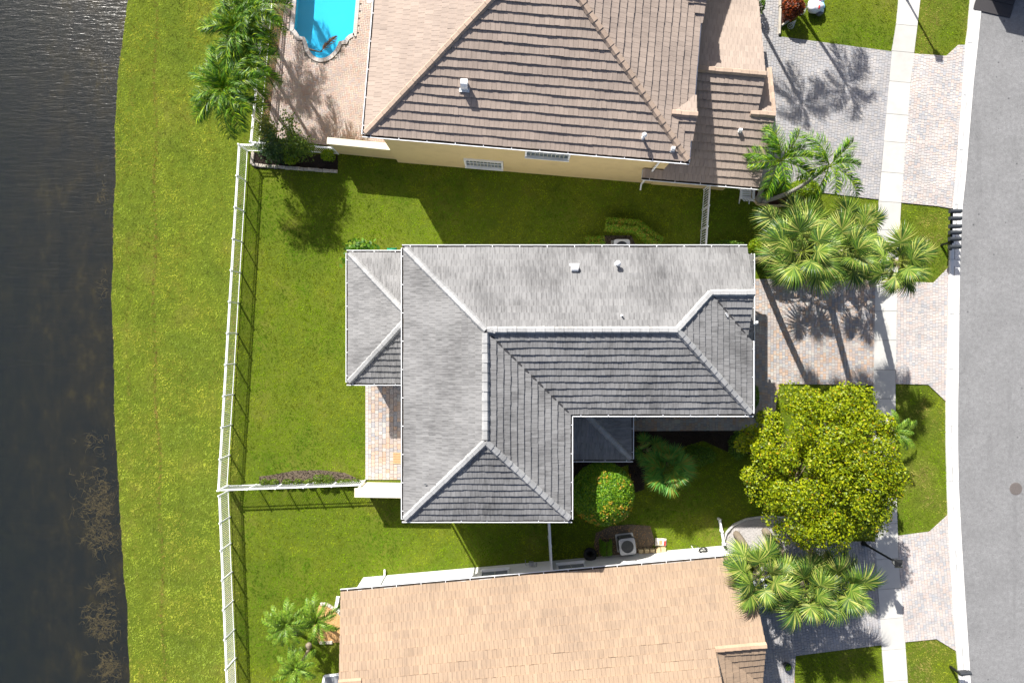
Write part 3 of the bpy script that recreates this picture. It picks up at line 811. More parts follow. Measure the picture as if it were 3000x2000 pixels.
wall(GH, gp, 0, ZE - .06, M['stucco_white'])
soff = [(xW, yN), (xrk, yN), (xrk, yv), (xE2, yv), (xE2, yS), (xE1, yS), (xE1, yS2), (xW, yS2)]
MB().prism(soff, ZE - .16, ZE - .07).build('soffit', M['white'], GH)
MB().add([(xrk - .06, yN, ZE - .07), (xrk - .06, yg, zg - .06), (xrk - .06, 2 * yg - yN, ZE - .07)], [(0, 1, 2)]).build('gable_wall', M['stucco_white'], GH)
gutter(GH, (xW - .1, yN), (xrk, yN), ZE, (0, 1)); gutter(GH, (xW, yN), (xW, yS2), ZE, (-1, 0)); gutter(GH, (xW - .1, yS2), (xE1 + .1, yS2), ZE, (0, -1))
gutter(GH, (xE1, yS2), (xE1, yS - .13), ZE, (1, 0)); gutter(GH, (xE1 + .13, yS), (xE2 + .1, yS), ZE, (0, -1)); gutter(GH, (xE2, yS), (xE2, yv), ZE, (1, 0))
# lower roofs: back porch, entry, garage skirt
RP = Roof(GH, 'porch_roof', M['tile_grey'], M['cap_grey'], limit=60)
ax, an, as_ = -8.17, 4.42, -2.05; ah = (an - as_) / 2; am = (an + as_) / 2; xin = xW + ov - .02
RP.plane([(ax, an), (xin, an), (xin, am + max(0, ah - (xin - ax))), (ax + ah, am)] if xin - ax > ah else [(ax, an), (xin, an), (xin, an - (xin - ax))], (ax, an), (0, -1), ZL, SL_)
RP.plane([(ax, as_), (xin, as_), (xin, am), (ax + ah, am)], (ax, as_), (0, 1), ZL, SL_)
RP.plane([(ax, an), (ax, as_), (ax + ah, am)], (ax, as_), (1, 0), ZL, SL_)
RP.caps((ax + .05, an - .05, ZL + .06), (ax + ah, am, ZL + SL_ * ah + k_)); RP.caps((ax + .05, as_ + .05, ZL + .06), (ax + ah, am, ZL + SL_ * ah + k_))
RP.finish()
MB().prism([(ax, an), (xin + .05, an), (xin + .05, as_), (ax, as_)], ZL - .3, ZL - .07).build('porch_beam', M['stucco_white'], GH)
wall(GH, [(ax + .4, as_ + .4), (xin + .03, as_ + .4), (xin + .03, an - .4), (ax + .4, an - .4)], 0, ZL - .31, M['stucco_white'], 'porch_wall')
gutter(GH, (ax - .1, an), (xin, an), ZL, (0, 1)); gutter(GH, (ax, an), (ax, as_), ZL, (-1, 0)); gutter(GH, (ax - .1, as_), (xin, as_), ZL, (0, -1))
HARD.append([(ax, an), (xin, an), (xin, as_), (ax, as_)])
HARD.append(gp)
RN = Roof(GH, 'entry_roof', M['tile_grey'], M['cap_grey'], limit=60)
ex_, ey_ = 5.95, -5.88; bx_, by_ = xE1 - ov, yS + ov; eh_ = min(ex_ - bx_, by_ - ey_)
RN.plane([(bx_, ey_), (ex_, ey_), (ex_ - eh_, by_), (bx_, by_)], (bx_, ey_), (0, 1), ZL, SL_ * .8)
RN.plane([(ex_, ey_), (ex_, by_), (ex_ - eh_, by_)], (ex_, ey_), (-1, 0), ZL, SL_ * .8)
RN.caps((ex_ - .05, ey_ + .05, ZL + .06), (ex_ - eh_, by_, ZL + SL_ * .8 * eh_ + k_))
RN.finish()
MB().prism([(bx_, ey_), (ex_, ey_), (ex_, by_), (bx_, by_)], ZL - .3, ZL - .07).build('entry_beam', M['stucco_white'], GH)
MB().box((ex_ - .4, ey_ + .4, (ZL - .3) / 2), (.35, .35, ZL - .3)).build('column', M['stucco_white'], GH)
gutter(GH, (bx_, ey_), (ex_ + .1, ey_), ZL, (0, -1)); gutter(GH, (ex_, ey_), (ex_, by_), ZL, (1, 0))
HARD.append([(bx_, ey_), (ex_, ey_), (ex_, by_), (bx_, by_)])
RK = Roof(GH, 'garage_roof', M['tile_grey'], M['cap_grey'], limit=60)
gx = 12.0
RK.plane([(xE2 - ov, -3.35), (gx, -3.35), (gx, 4.35), (xE2 - ov, 4.35)], (gx, -3.35), (-1, 0), ZL, SL_)
RK.finish()
wall(GH, [(xE2 - ov - .02, -3.0), (gx - .4, -3.0), (gx - .4, 4.0), (xE2 - ov - .02, 4.0)], 0, ZL - .07, M['stucco_white'], 'garage_wall')
MB().prism([(xE2 - ov, -3.35), (gx, -3.35), (gx, 4.35), (xE2 - ov, 4.35)], ZL - .15, ZL - .08).build('garage_soffit', M['white'], GH)
gutter(GH, (gx, -3.4), (gx, 4.4), ZL, (1, 0))
gd = MB().box((gx - .38, .5, 1.1), (.06, 4.8, 2.2)).build('garage_door', M['white'], GH)
for i in range(4): MB().box((gx - .34, .5, .3 + i * .55), (.03, 4.7, .45)).build('door_panel', M['white'], gd)
downspout(GH, (gx + .05, 4.3, ZL - .1), (gx - .3, 4.1, 0), (0, 1)); downspout(GH, (xW - .05, yS2 + .3, ZE - .1), (xW + .35, yS2 + .25, 0), (0, -1))
downspout(GH, (xE1 + .05, yS - .5, ZE - .1), (xE1 - .34, yS - .5, ZL + 1), (0, -1))
lp = MB().box((gx + .13, .85, ZL + .05), (.18, .05, .05)).build('flood_light', M['white'], GH); MB().box((gx + .22, .95, ZL + .06), (.12, .16, .05)).build('lamp_head', M['white'], lp)
def roof_z(y): return ZE + SL_ * (yN - y)
p = W(1682, 788, 6.6); vent_hood(GH, (p[0], p[1], roof_z(p[1])), .30)
p = W(1806, 775, 6.6); vent_pipe(GH, (p[0], p[1], roof_z(p[1])), .07, .40)
p = W(1818, 925, 7.4); vent_pipe(GH, (p[0], p[1], roof_z(p[1])), .035, .25, False)
# dead palm leaf bits on roof
# privacy wall of the back patio
PW = MB().prism([(-8.05, -7.92), (xW + ov - .02, -7.98), (xW + ov - .02, -7.68), (-8.05, -7.62)], 0, 1.86)
pw = thing('privacy_wall', 'low cream patio wall with flat top joining the grey house to the fence', 'wall', (-6.2, -7.8, 0))
PW.build('wall_body', M['stucco_cream'], pw); MB().prism([(-8.1, -8.0), (xW + ov - .03, -8.06), (xW + ov - .03, -7.60), (-8.1, -7.54)], 1.862, 1.95).build('wall_cap', M['stucco_cream'], pw)
HARD.append([(-8.05, -7.92), (xW + ov, -7.98), (xW + ov, -7.6), (-8.05, -7.5)])

# ================= yellow house (top)
ay_ = R(-4.8); Y0 = Vector((-6.636, 9.324)); Yu = Vector((math.cos(ay_), math.sin(ay_))); Yv = Vector((-Yu.y, Yu.x))
def Y(u, v): p = Y0 + Yu * u + Yv * v; return (p.x, p.y)
def Y3(u, v, z): return (*Y(u, v), z)
YH = thing('yellow_house', 'yellow stucco two storey house with brown tiled hip roof beside the pool', 'house', Y3(8, 6, 0))
RY = Roof(YH, 'main_roof', M['tile_brown'], M['cap_brown'], ex=.39)
yw, yl = 14.62, 18.5; yh = yw / 2; ZY = 6.3; zt = ZY + SL_ * yh
E1 = (.95, 2.65); cr = []
RY.plane([Y(0, 0), Y(yw, 0), Y(yh, yh)], Y(0, 0), Yv, ZY, SL_)
RY.plane([Y(0, 0), Y(yh, yh), Y(yh, yl - yh), Y(0, yl)], Y(0, 0), Yu, ZY, SL_)
RY.plane([Y(yw, yl), Y(0, yl), Y(yh, yl - yh)], Y(0, yl), -Yv, ZY, SL_)
# east plane with two small cross gables
g1, g2, gh = 1.95, 7.25, 1.0
RY.plane([Y(yw, 0), Y(yw, g1 - gh), Y(yw - gh, g1), Y(yw, g1 + gh), Y(yw, g2 - gh), Y(yw - gh, g2), Y(yw, g2 + gh), Y(yw, yl), Y(yh, yl - yh), Y(yh, yh)], Y(yw, 0), -Yu, ZY, SL_)
for g in (g1, g2):
    e = .12
    RY.plane([Y(yw - gh, g), Y(yw + e, g), Y(yw + e, g - gh), Y(yw, g - gh)], Y(yw, g - gh), Yv, ZY, SL_)
    RY.plane([Y(yw - gh, g), Y(yw + e, g), Y(yw + e, g + gh), Y(yw, g + gh)], Y(yw, g + gh), -Yv, ZY, SL_)
    RY.caps(Y3(yw + e, g, ZY + SL_ * gh + k_), Y3(yw - gh, g, ZY + SL_ * gh + k_), L=.36)
RY.caps(Y3(.05, .05, ZY + .06), Y3(yh, yh, zt + k_)); RY.caps(Y3(yw - .05, .05, ZY + .06), Y3(yh, yh, zt + k_)); RY.caps(Y3(yh, yh, zt + k_), Y3(yh, yl - yh, zt + k_))
RY.finish()
oy = .42
wall(YH, [Y(oy, oy), Y(yw - oy, oy), Y(yw - oy, yl - oy), Y(oy, yl - oy)], 0, ZY - .06, M['stucco_yellow'])
MB().prism([Y(0, 0), Y(yw + .1, 0), Y(yw + .1, yl), Y(0, yl)], ZY - .16, ZY - .07).build('soffit', M['white'], YH)
gutter(YH, Y(-.1, 0), Y(yw + .05, 0), ZY, -Yv); gutter(YH, Y(0, 0), Y(0, yl), ZY, -Yu)
HARD.append([Y(oy, oy), Y(yw - oy, oy), Y(yw - oy, yl - oy), Y(oy, yl - oy)])
RYG = Roof(YH, 'garage_roof', M['tile_brown'], M['cap_brown'], limit=120, ex=.39)
gz = 2.9; v0 = -.02; gr = 4.75; ua, ub = 18.2, 19.05; uw = yw - oy - .02; ev = 3.15
RYG.plane([Y(uw - 1.0 + .02, v0), Y(ub, v0), Y(ub, v0 + ev), Y(ua, v0 + ev), Y(ua, v0 + gr), Y(uw, v0 + gr), Y(uw, v0 + .4), Y(uw - .98, v0 + .4)], Y(uw, v0), Yv, gz, SL_)
RYG.plane([Y(uw, v0 + gr), Y(ua, v0 + gr), Y(ua, v0 + 2 * gr + 1), Y(uw, v0 + 2 * gr + 1)], Y(uw, v0 + 2 * gr), -Yv, gz, SL_)
RYG.plane([Y(ua - .3, v0 + ev), Y(ub, v0 + ev), Y(ub, v0 + ev + 2.7), Y(ua - .3, v0 + ev + 2.7)], Y(ua, v0 + 2 * ev), -Yv, gz, SL_)
zz_ = gz + SL_ * gr + k_
RYG.caps(Y3(ua, v0 + gr, zz_), Y3(uw, v0 + gr, zz_)); zz_ = gz + SL_ * ev + k_; RYG.caps(Y3(ub, v0 + ev, zz_), Y3(ua - .32, v0 + ev, zz_), L=.42)
RYG.caps(Y3(ub - .04, v0 + ev + 2.7, gz + SL_ * (ev - 2.7) + .06), Y3(ub - .04, v0 + ev + .1, gz + SL_ * ev + .04), w=.12, hgt=.06)
RYG.finish()
wall(YH, [Y(uw + .01, v0 + .4), Y(ua - .1, v0 + .4), Y(ua - .1, v0 + 2 * gr), Y(uw + .01, v0 + 2 * gr)], 0, gz - .06, M['stucco_yellow'], 'garage_wall')
MB().add([Y3(ua - .12, v0 + .2, gz - .07), Y3(ua - .12, v0 + gr, gz + SL_ * gr - .07), Y3(ua - .12, v0 + 2 * gr, gz - .07), Y3(ua - .12, v0 + 2 * gr, gz - .9), Y3(ua - .12, v0 + .2, gz - .9)], [(0, 1, 2, 3, 4)]).build('gable_wall', M['stucco_yellow'], YH)
MB().prism([Y(uw - 1, v0), Y(ub, v0), Y(ub, v0 + ev + 2.6), Y(ua, v0 + ev + 2.6), Y(ua, v0 + 2 * gr), Y(uw, v0 + 2 * gr), Y(uw, v0 + .42), Y(uw - 1, v0 + .42)], gz - .15, gz - .08).build('garage_soffit', M['white'], YH)
gutter(YH, Y(uw - 1.0, v0), Y(ub, v0), gz, -Yv)
HARD.append([Y(uw, v0 + .4), Y(ub, v0 + .4), Y(ub, v0 + 12), Y(uw, v0 + 12)])
downspout(YH, Y3(uw - .1, -.1, ZY - .1), Y3(uw - .55, .3, gz + .3), -Yv)
window(YH, Y(5.15, oy), Yu, -Yv, 1.85, .75, 1.95, 10); window(YH, Y(8.35, oy), Yu, -Yv, 2.0, 3.65, 4.85, 10)
def yz(u, v): return ZY + SL_ * v
for (px_, py_, k) in ((1362, 258, 'hood'), (1880, 408, 'pipe'), (1966, 443, 'small')):
    for zg_ in (7.0, 7.5, 8.0):
        p = W(px_, py_, zg_); rel = Vector(p[:2]) - Y0; z_ = yz(0, rel.dot(Yv))
    p = W(px_, py_, z_); rel = Vector(p[:2]) - Y0; z_ = yz(0, rel.dot(Yv))
    if k == 'hood': vent_hood(YH, (p[0], p[1], z_), .30, ay_, .5)
    elif k == 'pipe': vent_pipe(YH, (p[0], p[1], z_), .06, .42)
    else: vent_hood(YH, (p[0], p[1], z_), .15, ay_, .26)
p = W(2165, 386, 3.9); vent_hood(YH, (p[0], p[1], gz + SL_ * ((Vector(p[:2]) - Y0).dot(Yv) - v0)), .15, ay_, .26)
pw = thing('privacy_wall', 'long yellow stucco garden wall by the pool deck corner', 'wall', Y3(-1.5, .5, 0))
a = Vector(W2(988, 450)); b = Vector(Y(oy + .02, oy + .15)); dd = (b - a).normalized(); nn = Vector((-dd.y, dd.x)) * .26
q = [a, b, b + nn, a + nn]
MB().prism([tuple(p) for p in q], 0, 1.86).build('wall_body', M['stucco_yellow'], pw)
q = [a - dd * .04 - nn * .15, b - nn * .15, b + nn * 1.15, a - dd * .04 + nn * 1.15]
MB().prism([tuple(p) for p in q], 1.862, 1.95).build('wall_cap', M['stucco_cream'], pw)
HARD.append([tuple(p) for p in [a, b, b + nn, a + nn]])

# ================= tan house (bottom)
at2 = R(5.05); T0 = Vector((-8.50, -12.42)); Tu = Vector((math.cos(at2), math.sin(at2))); Tv = Vector((Tu.y, -Tu.x))
def T(u, v): p = T0 + Tu * u + Tv * v; return (p.x, p.y)
def T3(u, v, z): return (*T(u, v), z)
TH = thing('tan_house', 'single storey white house with tan tiled roof at the bottom edge', 'house', T3(10, 5, 0))
RT = Roof(TH, 'main_roof', M['tile_tan'], M['cap_tan'], ex=.40)
zt_ = 3.15; tr = 3.7; ue = 20.25; ui = 17.85; u1_ = 1.05; td = 9.5
RT.plane([T(0, 0), T(ue, 0), T(ue, tr), T(ui, tr), T(ui + .1, td), T(u1_, td), T(u1_, tr), T(0, tr)], T(0, 0), Tv, zt_, SL_)
RT.plane([T(0, tr), T(u1_, tr), T(u1_, 2 * tr), T(0, 2 * tr)], T(0, 2 * tr), -Tv, zt_, SL_)
RT.plane([T(ui, tr), T(ue, tr), T(ue, tr + (ue - ui))], T(ui, 2 * tr), -Tv, zt_, SL_)
RT.plane([T(ui, tr), T(ue, tr + ue - ui), T(ue, td), T(ui, td)], T(ui + tr, tr), -Tu, zt_, SL_)
RT.plane([T(u1_, td), T(ui, td), T(ui, 2 * td), T(u1_, 2 * td)], T(0, 2 * td), -Tv, zt_, SL_)
zq = zt_ + SL_ * tr + k_
RT.caps(T3(0, tr, zq), T3(u1_, tr, zq), L=.5); RT.caps(T3(ue, tr, zq), T3(ui, tr, zq)); RT.caps(T3(u1_, td, zt_ + SL_ * td + k_), T3(ui, td, zt_ + SL_ * td + k_))
RT.finish()
MB().add([T3(u1_ + .02, tr, zq - .1), T3(u1_ + .02, td, zt_ + SL_ * td - .1), T3(u1_ + .02, 2 * td, zt_ - .1), T3(u1_ + .02, tr, zt_ - .1)], [(0, 1, 2, 3)]).build('gable_wall', M['stucco_white'], TH)
MB().add([T3(ui + .05, tr, zq - .1), T3(ui + .08, td, zt_ + SL_ * td - .1), T3(ui + .08, 2 * td, zt_ - .1), T3(ui + .05, tr, zt_ - .1)], [(0, 1, 2, 3)]).build('gable_wall', M['stucco_white'], TH)
ot = .40
tp = [T(ot, ot), T(ue - .35, ot), T(ue - .35, 2 * td - ot), T(ot, 2 * td - ot)]
wall(TH, tp, 0, zt_ - .06, M['stucco_white'])
MB().prism([T(0, 0), T(ue, 0), T(ue, 2 * td), T(0, 2 * td)], zt_ - .16, zt_ - .075).build('soffit', M['white'], TH)
gutter(TH, T(-.02, 0), T(ue, 0), zt_, -Tv)
HARD.append(tp)
downspout(TH, T3(1.55, -.06, zt_ - .1), T3(1.6, ot - .05, 0), -Tv)
for px_ in (1445, 1662):
    p = Vector(W2(px_, 1672, .0)); u = (p - T0).dot(Tu) + .15
    window(TH, T(u, ot), Tu, -Tv, 1.35, .95, 2.2, 2)
# ---------------------------------------------------------------- vegetation
def rnd_unit(n):
    v = NR.normal(size=(n, 3)); return v / np.linalg.norm(v, axis=1, keepdims=True)
def leaves_mesh(name, P, Nrm, size, cols, mat, aspect=.55, jit=.6):
    """folded leaf-shaped quads at P facing roughly Nrm"""
    n = len(P)
    Nn = Nrm + NR.normal(size=(n, 3)) * jit; Nn /= np.linalg.norm(Nn, axis=1, keepdims=True)
    A = np.cross(Nn, rnd_unit(n)); A /= np.linalg.norm(A, axis=1, keepdims=True) + 1e-9
    B = np.cross(Nn, A)
    L = (size * NR.uniform(.65, 1.3, n))[:, None] if np.isscalar(size) else (size * NR.uniform(.65, 1.3, n))[:, None]
    Wd = L * aspect * .5
    V = np.stack([P - A * L * .5, P + B * Wd - A * L * .05 - Nn * Wd * .25, P + A * L * .5 - Nn * L * .08, P - B * Wd - A * L * .05 - Nn * Wd * .25], axis=1)
    return quads_mesh(name, V, 4, mat, cols)
def pick(cols, n, w=None, jitter=.14):
    c = np.array(cols)[NR.choice(len(cols), n, p=w)]
    return np.clip(c * NR.uniform(1 - jitter, 1 + jitter, (n, 1)), 0, 1)
def bush_points(n, c, r, shell=.75, lumps=14, lump_amp=.18, flat=None, zmin=None):
    """points in the outer shell of a lumpy ellipsoid"""
    D = rnd_unit(n); D[:, 2] = np.where(D[:, 2] < -.35, -D[:, 2], D[:, 2])
    LD = rnd_unit(lumps); LD[:, 2] = np.abs(LD[:, 2])
    k = np.max((D @ LD.T - .55).clip(0) / .45, axis=1)
    rad = (1 - lump_amp + 2 * lump_amp * k) * NR.uniform(shell, 1.02, n) ** .8
    P = np.array(c) + D * rad[:, None] * np.array(r)
    if zmin is not None: P[:, 2] = np.maximum(P[:, 2], zmin + NR.random(n) * .05)
    N_ = D / np.array(r); N_ /= np.linalg.norm(N_, axis=1, keepdims=True)
    return P, N_
def bush(name, label, cat, c, r, n, size, cols, group=None, w=None, lumps=14, amp=.15, stems=4, shell=.72, jit=.7):
    base = (c[0], c[1], 0)
    t = thing(name, label, cat, base, group)
    mb = MB()
    for i in range(stems):
        a = i * 6.28 / stems + random.random(); e = (c[0] + math.cos(a) * r[0] * .5, c[1] + math.sin(a) * r[1] * .5, c[2] + r[2] * .3)
        mb.tube([base, ((base[0] + e[0]) / 2, (base[1] + e[1]) / 2, c[2] * .6), e], [.035, .025, .01], 5)
    mb.build('stems', M['bark'], t)
    P, N_ = bush_points(n, c, r, shell, lumps, amp, zmin=.03)
    obj('foliage', leaves_mesh('foliage', P, N_, size, pick(cols, n, w), M['leaf'], .6, jit), t)
    return t
# ---- feather palms
def frond_mesh(L, nl, leaf, droop, cols, plume=1.0, width=.035, twist=0.0, dead=False, wind=(0, 0)):
    """pinnate leaf along +X: rachis curve and leaflets; returns mesh"""
    polys = []; cl = []
    S = 18; pts = []
    x = z = 0; ang = R(38)
    for i in range(S + 1):
        pts.append(Vector((x, 0, z))); ang -= (R(38) + droop) / S; x += L / S * math.cos(ang); z += L / S * math.sin(ang)
    cum = np.array([[p.x, p.y, p.z] for p in pts])
    for i in range(S):
        w0 = .028 * (1 - i / S) + .006; a, b = pts[i], pts[i + 1]
        polys.append([(a.x, -w0, a.z), (b.x, -w0 * .9, b.z), (b.x, w0 * .9, b.z), (a.x, w0, a.z)]); cl.append(cols[-1])
    for i in range(nl):
        t = .13 + .87 * (i + random.random() * .6) / nl; f = t * S; k = min(S - 1, int(f)); p = pts[k].lerp(pts[k + 1], f - k); d = (pts[k + 1] - pts[k]).normalized()
        ll = leaf * (math.sin(math.pi * min(1, t * .92 + .12)) ** .55) * random.uniform(.8, 1.12)
        up = Vector((-d.z, 0, d.x))
        for sd in (-1, 1):
            el = R(random.uniform(-28, 42)) * plume; sw = R(random.uniform(38, 58) - 22 * t)
            dirv = (Vector((0, sd, 0)) * math.cos(sw) + d * math.sin(sw)) * math.cos(el) + up * math.sin(el) + Vector((wind[0], wind[1], 0))
            dirv.normalize(); e1 = p + dirv * ll * .55; e2 = p + dirv * ll + Vector((0, 0, -ll * random.uniform(.22, .5)))
            wv = dirv.cross(up if abs(dirv.dot(up)) < .9 else d).normalized() * width * random.uniform(.8, 1.2)
            wv = wv.lerp(d * wv.length, random.uniform(.1, .8))
            c = Vector(random.choice(cols[:-1])) * random.uniform(.78, 1.22)
            polys.append([tuple(p - wv * .5), tuple(e1 - wv), tuple(e1 + wv), tuple(p + wv * .5)]); cl.append(tuple(c))
            polys.append([tuple(e1 - wv), tuple(e2 - wv * .12), tuple(e2 + wv * .12), tuple(e1 + wv)]); cl.append(tuple(c * 1.1))
    return quads_mesh('frond', np.array(polys), 4, M['frond'], np.clip(np.array(cl), 0, 1))
def trunk_pts(a, b, bend, n=8):
    a = Vector(a); b = Vector(b); m = (a + b) / 2 + Vector(bend); return [a * (1 - t) ** 2 + m * 2 * t * (1 - t) + b * t * t for t in [i / n for i in range(n + 1)]]
G_COCO = [(.08, .19, .006), (.12, .25, .008), (.035, .105, .008), (.25, .35, .012), (.02, .06, .01), (.05, .14, .008), (.17, .25, .01)]
def feather_palm(label, base, crown, meshes, nf=13, r0=.13, r1=.085, group=None, name='feather_palm', mat='trunk_grey', tilt=None, bend=(0, 0, 0), shaft=True, seed=0, sc=(.85, 1.1)):
    rg = random.Random(seed)
    t = thing(name, label, 'palm tree', base, group)
    pts = trunk_pts(base, crown, bend); n = len(pts)
    tp = []; tr_ = []
    for i in range(n - 1):
        for k in range(4):
            f = k / 4; tp.append(pts[i].lerp(pts[i + 1], f)); q = (i + f) / (n - 1); tr_.append((r0 + (r1 - r0) * min(1, q * 1.4)) * (1.0 + (.05 if k % 2 == 0 else -.03)) + (.10 * max(0, .08 - q) / .08))
    tp.append(pts[-1]); tr_.append(r1)
    MB().tube(tp, tr_, 10).build('trunk', M[mat], t, True)
    if shaft:
        MB().tube([crown, Vector(crown) + Vector((0, 0, .35)), Vector(crown) + Vector((0, 0, .7))], [r1 * 1.25, r1 * 1.1, r1 * .5], 10).build('crown_shaft', M['green_shaft'], t, True)
    top = Vector(crown) + Vector((0, 0, .55 if shaft else .05))
    for i in range(nf):
        az = i * 2.39996 + rg.uniform(-.25, .25); q = i / nf
        el = R(58 - 72 * q + rg.uniform(-8, 8)) if tilt is None else R(tilt[0] - (tilt[0] - tilt[1]) * q + rg.uniform(-8, 8))
        s = rg.uniform(*sc) * (.72 + .28 * min(1, q * 2.2))
        Mx = Matrix.Translation(top) @ Matrix.Rotation(az, 4, 'Z') @ Matrix.Rotation(-el, 4, 'Y') @ Matrix.Rotation(rg.uniform(-.25, .25), 4, 'X') @ Matrix.Scale(s, 4)
        obj('frond', rg.choice(meshes), t, Mx)
    return t
# ---- fan palms
def fan_mesh(pet, blade, nseg, cols, droop=.5, costa=.35, split=.45, wid=.05):
    """costapalmate leaf along +X: petiole then a round blade of narrow segments that droop at the tips"""
    polys = []; cl = []; S = 6
    for i in range(S):
        x0, x1 = pet * i / S, pet * (i + 1) / S
        polys.append([(x0, -.018, .06 * math.sin(x0 / pet * 3)), (x1, -.016, .06 * math.sin(x1 / pet * 3)), (x1, .016, .06 * math.sin(x1 / pet * 3)), (x0, .018, .06 * math.sin(x0 / pet * 3))]); cl.append(cols[-1])
    for i in range(nseg):
        q = (i + .5) / nseg * 2 - 1; a = q * R(152) * (.9 + .1 * random.random())
        base = Vector((pet + blade * costa * max(0, 1 - abs(q) * 1.25), 0, 0)); L = blade * (.82 + .25 * math.cos(a * .55)) * random.uniform(.88, 1.06)
        d = Vector((math.cos(a), math.sin(a), 0)); fold = .22 * (1 if i % 2 else -1)
        nrm = Vector((0, 0, 1)); s_ = Vector((-d.y, d.x, 0))
        c = Vector(random.choice(cols[:-1])) * random.uniform(.8, 1.2)
        P = []; nS = 4
        for k in range(nS + 1):
            t = k / nS; zz = -abs(math.sin(a)) * .12 * blade * t - droop * L * max(0, t - split) ** 2 * 1.6 - .1 * blade * abs(q) * t
            w = wid * blade * (math.sin(math.pi * min(1, t * .75 + .12)) ** .8) * (1 - .85 * max(0, t - .55) / .45)
            pt = base + d * (L * t * (1 - .12 * droop * t)) + Vector((0, 0, zz)); P.append((pt - s_ * w + nrm * w * fold, pt + s_ * w - nrm * w * fold))
        for k in range(nS):
            polys.append([tuple(P[k][0]), tuple(P[k + 1][0]), tuple(P[k + 1][1]), tuple(P[k][1])]); cl.append(tuple(c * (.9 + .18 * k / nS)))
    return quads_mesh('fan_leaf', np.array(polys), 4, M['frond'], np.clip(np.array(cl), 0, 1))
def fan_palm(label, base, crown, meshes, nf=26, r0=.19, r1=.15, group=None, name='fan_palm', mat='trunk', bend=(0, 0, 0), seed=0, sc=(.85, 1.1), lo=-48, hi=68, dead=None):
    rg = random.Random(seed); t = thing(name, label, 'palm tree', base, group)
    pts = trunk_pts(base, crown, bend, 10)
    tp = []; tr_ = []
    for i in range(10):
        for k in range(4):
            f = k / 4; tp.append(pts[i].lerp(pts[i + 1], f)); tr_.append((r0 + (r1 - r0) * (i + f) / 10) * (1 + (.07 if k % 2 else -.05)))
    tp.append(pts[-1]); tr_.append(r1)
    MB().tube(tp, tr_, 10).build('trunk', M[mat], t, True)
    top = Vector(crown)
    for i in range(nf):
        az = i * 2.39996 + rg.uniform(-.2, .2); q = i / nf
        el = R(hi + (lo - hi) * q ** .9 + rg.uniform(-7, 7))
        Mx = Matrix.Translation(top + Vector((0, 0, .25 * (1 - q)))) @ Matrix.Rotation(az, 4, 'Z') @ Matrix.Rotation(-el, 4, 'Y') @ Matrix.Rotation(rg.uniform(-.5, .5), 4, 'X') @ Matrix.Scale(rg.uniform(*sc) * (.75 + .25 * min(1, q * 3)), 4)
        m_ = rg.choice(meshes) if not (dead and q > .9) else dead
        obj('fan_leaf', m_, t, Mx)
    # old leaf bases at the top of the trunk
    mb = MB()
    for i in range(16):
        az = rg.uniform(0, 6.28); d = Vector((math.cos(az), math.sin(az), rg.uniform(.3, .9))).normalized(); p = top + Vector((0, 0, -rg.uniform(.05, .7)))
        mb.beam(p, p + d * rg.uniform(.2, .35), .06, .02)
    mb.build('leaf_bases', M['bark'], t)
    return t
M['green_shaft'] = simple('green_crown_shaft', (.20, .24, .06), .5, .2, 6)

random.seed(21)
coco = [frond_mesh(2.15, 84, .60, R(80), G_COCO, 1.3, .021, wind=(.05, -.10)) for _ in range(4)]
GRP_A = 'feather palms along the pool fence'
def palm_at(label, bpx, cpx, z, seed, meshes=coco, group=None, nf=13, **kw):
    b = W(bpx[0], bpx[1], 0); c = W(cpx[0], cpx[1], z)
    return feather_palm(label, b, (c[0], c[1], c[2] - .55), meshes, nf, group=group, seed=seed, **kw)
palm_at('feather palm at the top edge, highest of the row by the pool fence', (765, 75), (742, 40), 4.4, 1, group=GRP_A, nf=14, sc=(.9, 1.15))
palm_at('feather palm second from the top in the row by the pool fence', (750, 140), (702, 92), 4.5, 2, group=GRP_A, nf=14, sc=(.9, 1.15))
palm_at('feather palm third from the top, leaning over the white pool fence', (748, 250), (716, 190), 4.0, 3, group=GRP_A, nf=14, sc=(.9, 1.15))
palm_at('feather palm at the lower end of the row, long fronds over the bank', (742, 300), (664, 268), 4.6, 4, group=GRP_A, nf=17, sc=(1.0, 1.25))
# palms just outside the picture whose shadows fall into it
feather_palm('feather palm beyond the top edge shading the pool', (-13.7, 22.3, 0), (-13.5, 22.3, 4.6), coco, 10, seed=5, group=GRP_A)
feather_palm('feather palm beyond the top edge shading the brick deck', (-14.6, 19.6, 0), (-14.9, 19.7, 4.8), coco, 14, seed=6, group=GRP_A)
GRP_C = 'feather palms at the corner of the yellow house garage'
palm_at('left feather palm leaning over the brown garage roof', (2222, 585), (2285, 470), 4.3, 11, group=GRP_C, nf=10, sc=(.95, 1.15), bend=(-.25, .1, .3), r0=.15, tilt=(45, -12))
palm_at('right feather palm leaning over the paver driveway beside the garage', (2238, 588), (2428, 488), 4.0, 12, group=GRP_C, nf=9, sc=(.95, 1.15), bend=(.1, -.5, .0), tilt=(42, -12))
feather_palm('feather palm beyond the top edge shading the front driveway', (14.5, 19.6, 0), (14.4, 20.6, 5.6), coco, 9, seed=14, tilt=(40, -12), sc=(1.05, 1.25), group=GRP_C)
feather_palm('feather palm beyond the top edge shading the garage roof', (12.0, 19.9, 0), (11.6, 20.3, 6.3), coco, 10, seed=16, tilt=(40, -12), group=GRP_C)
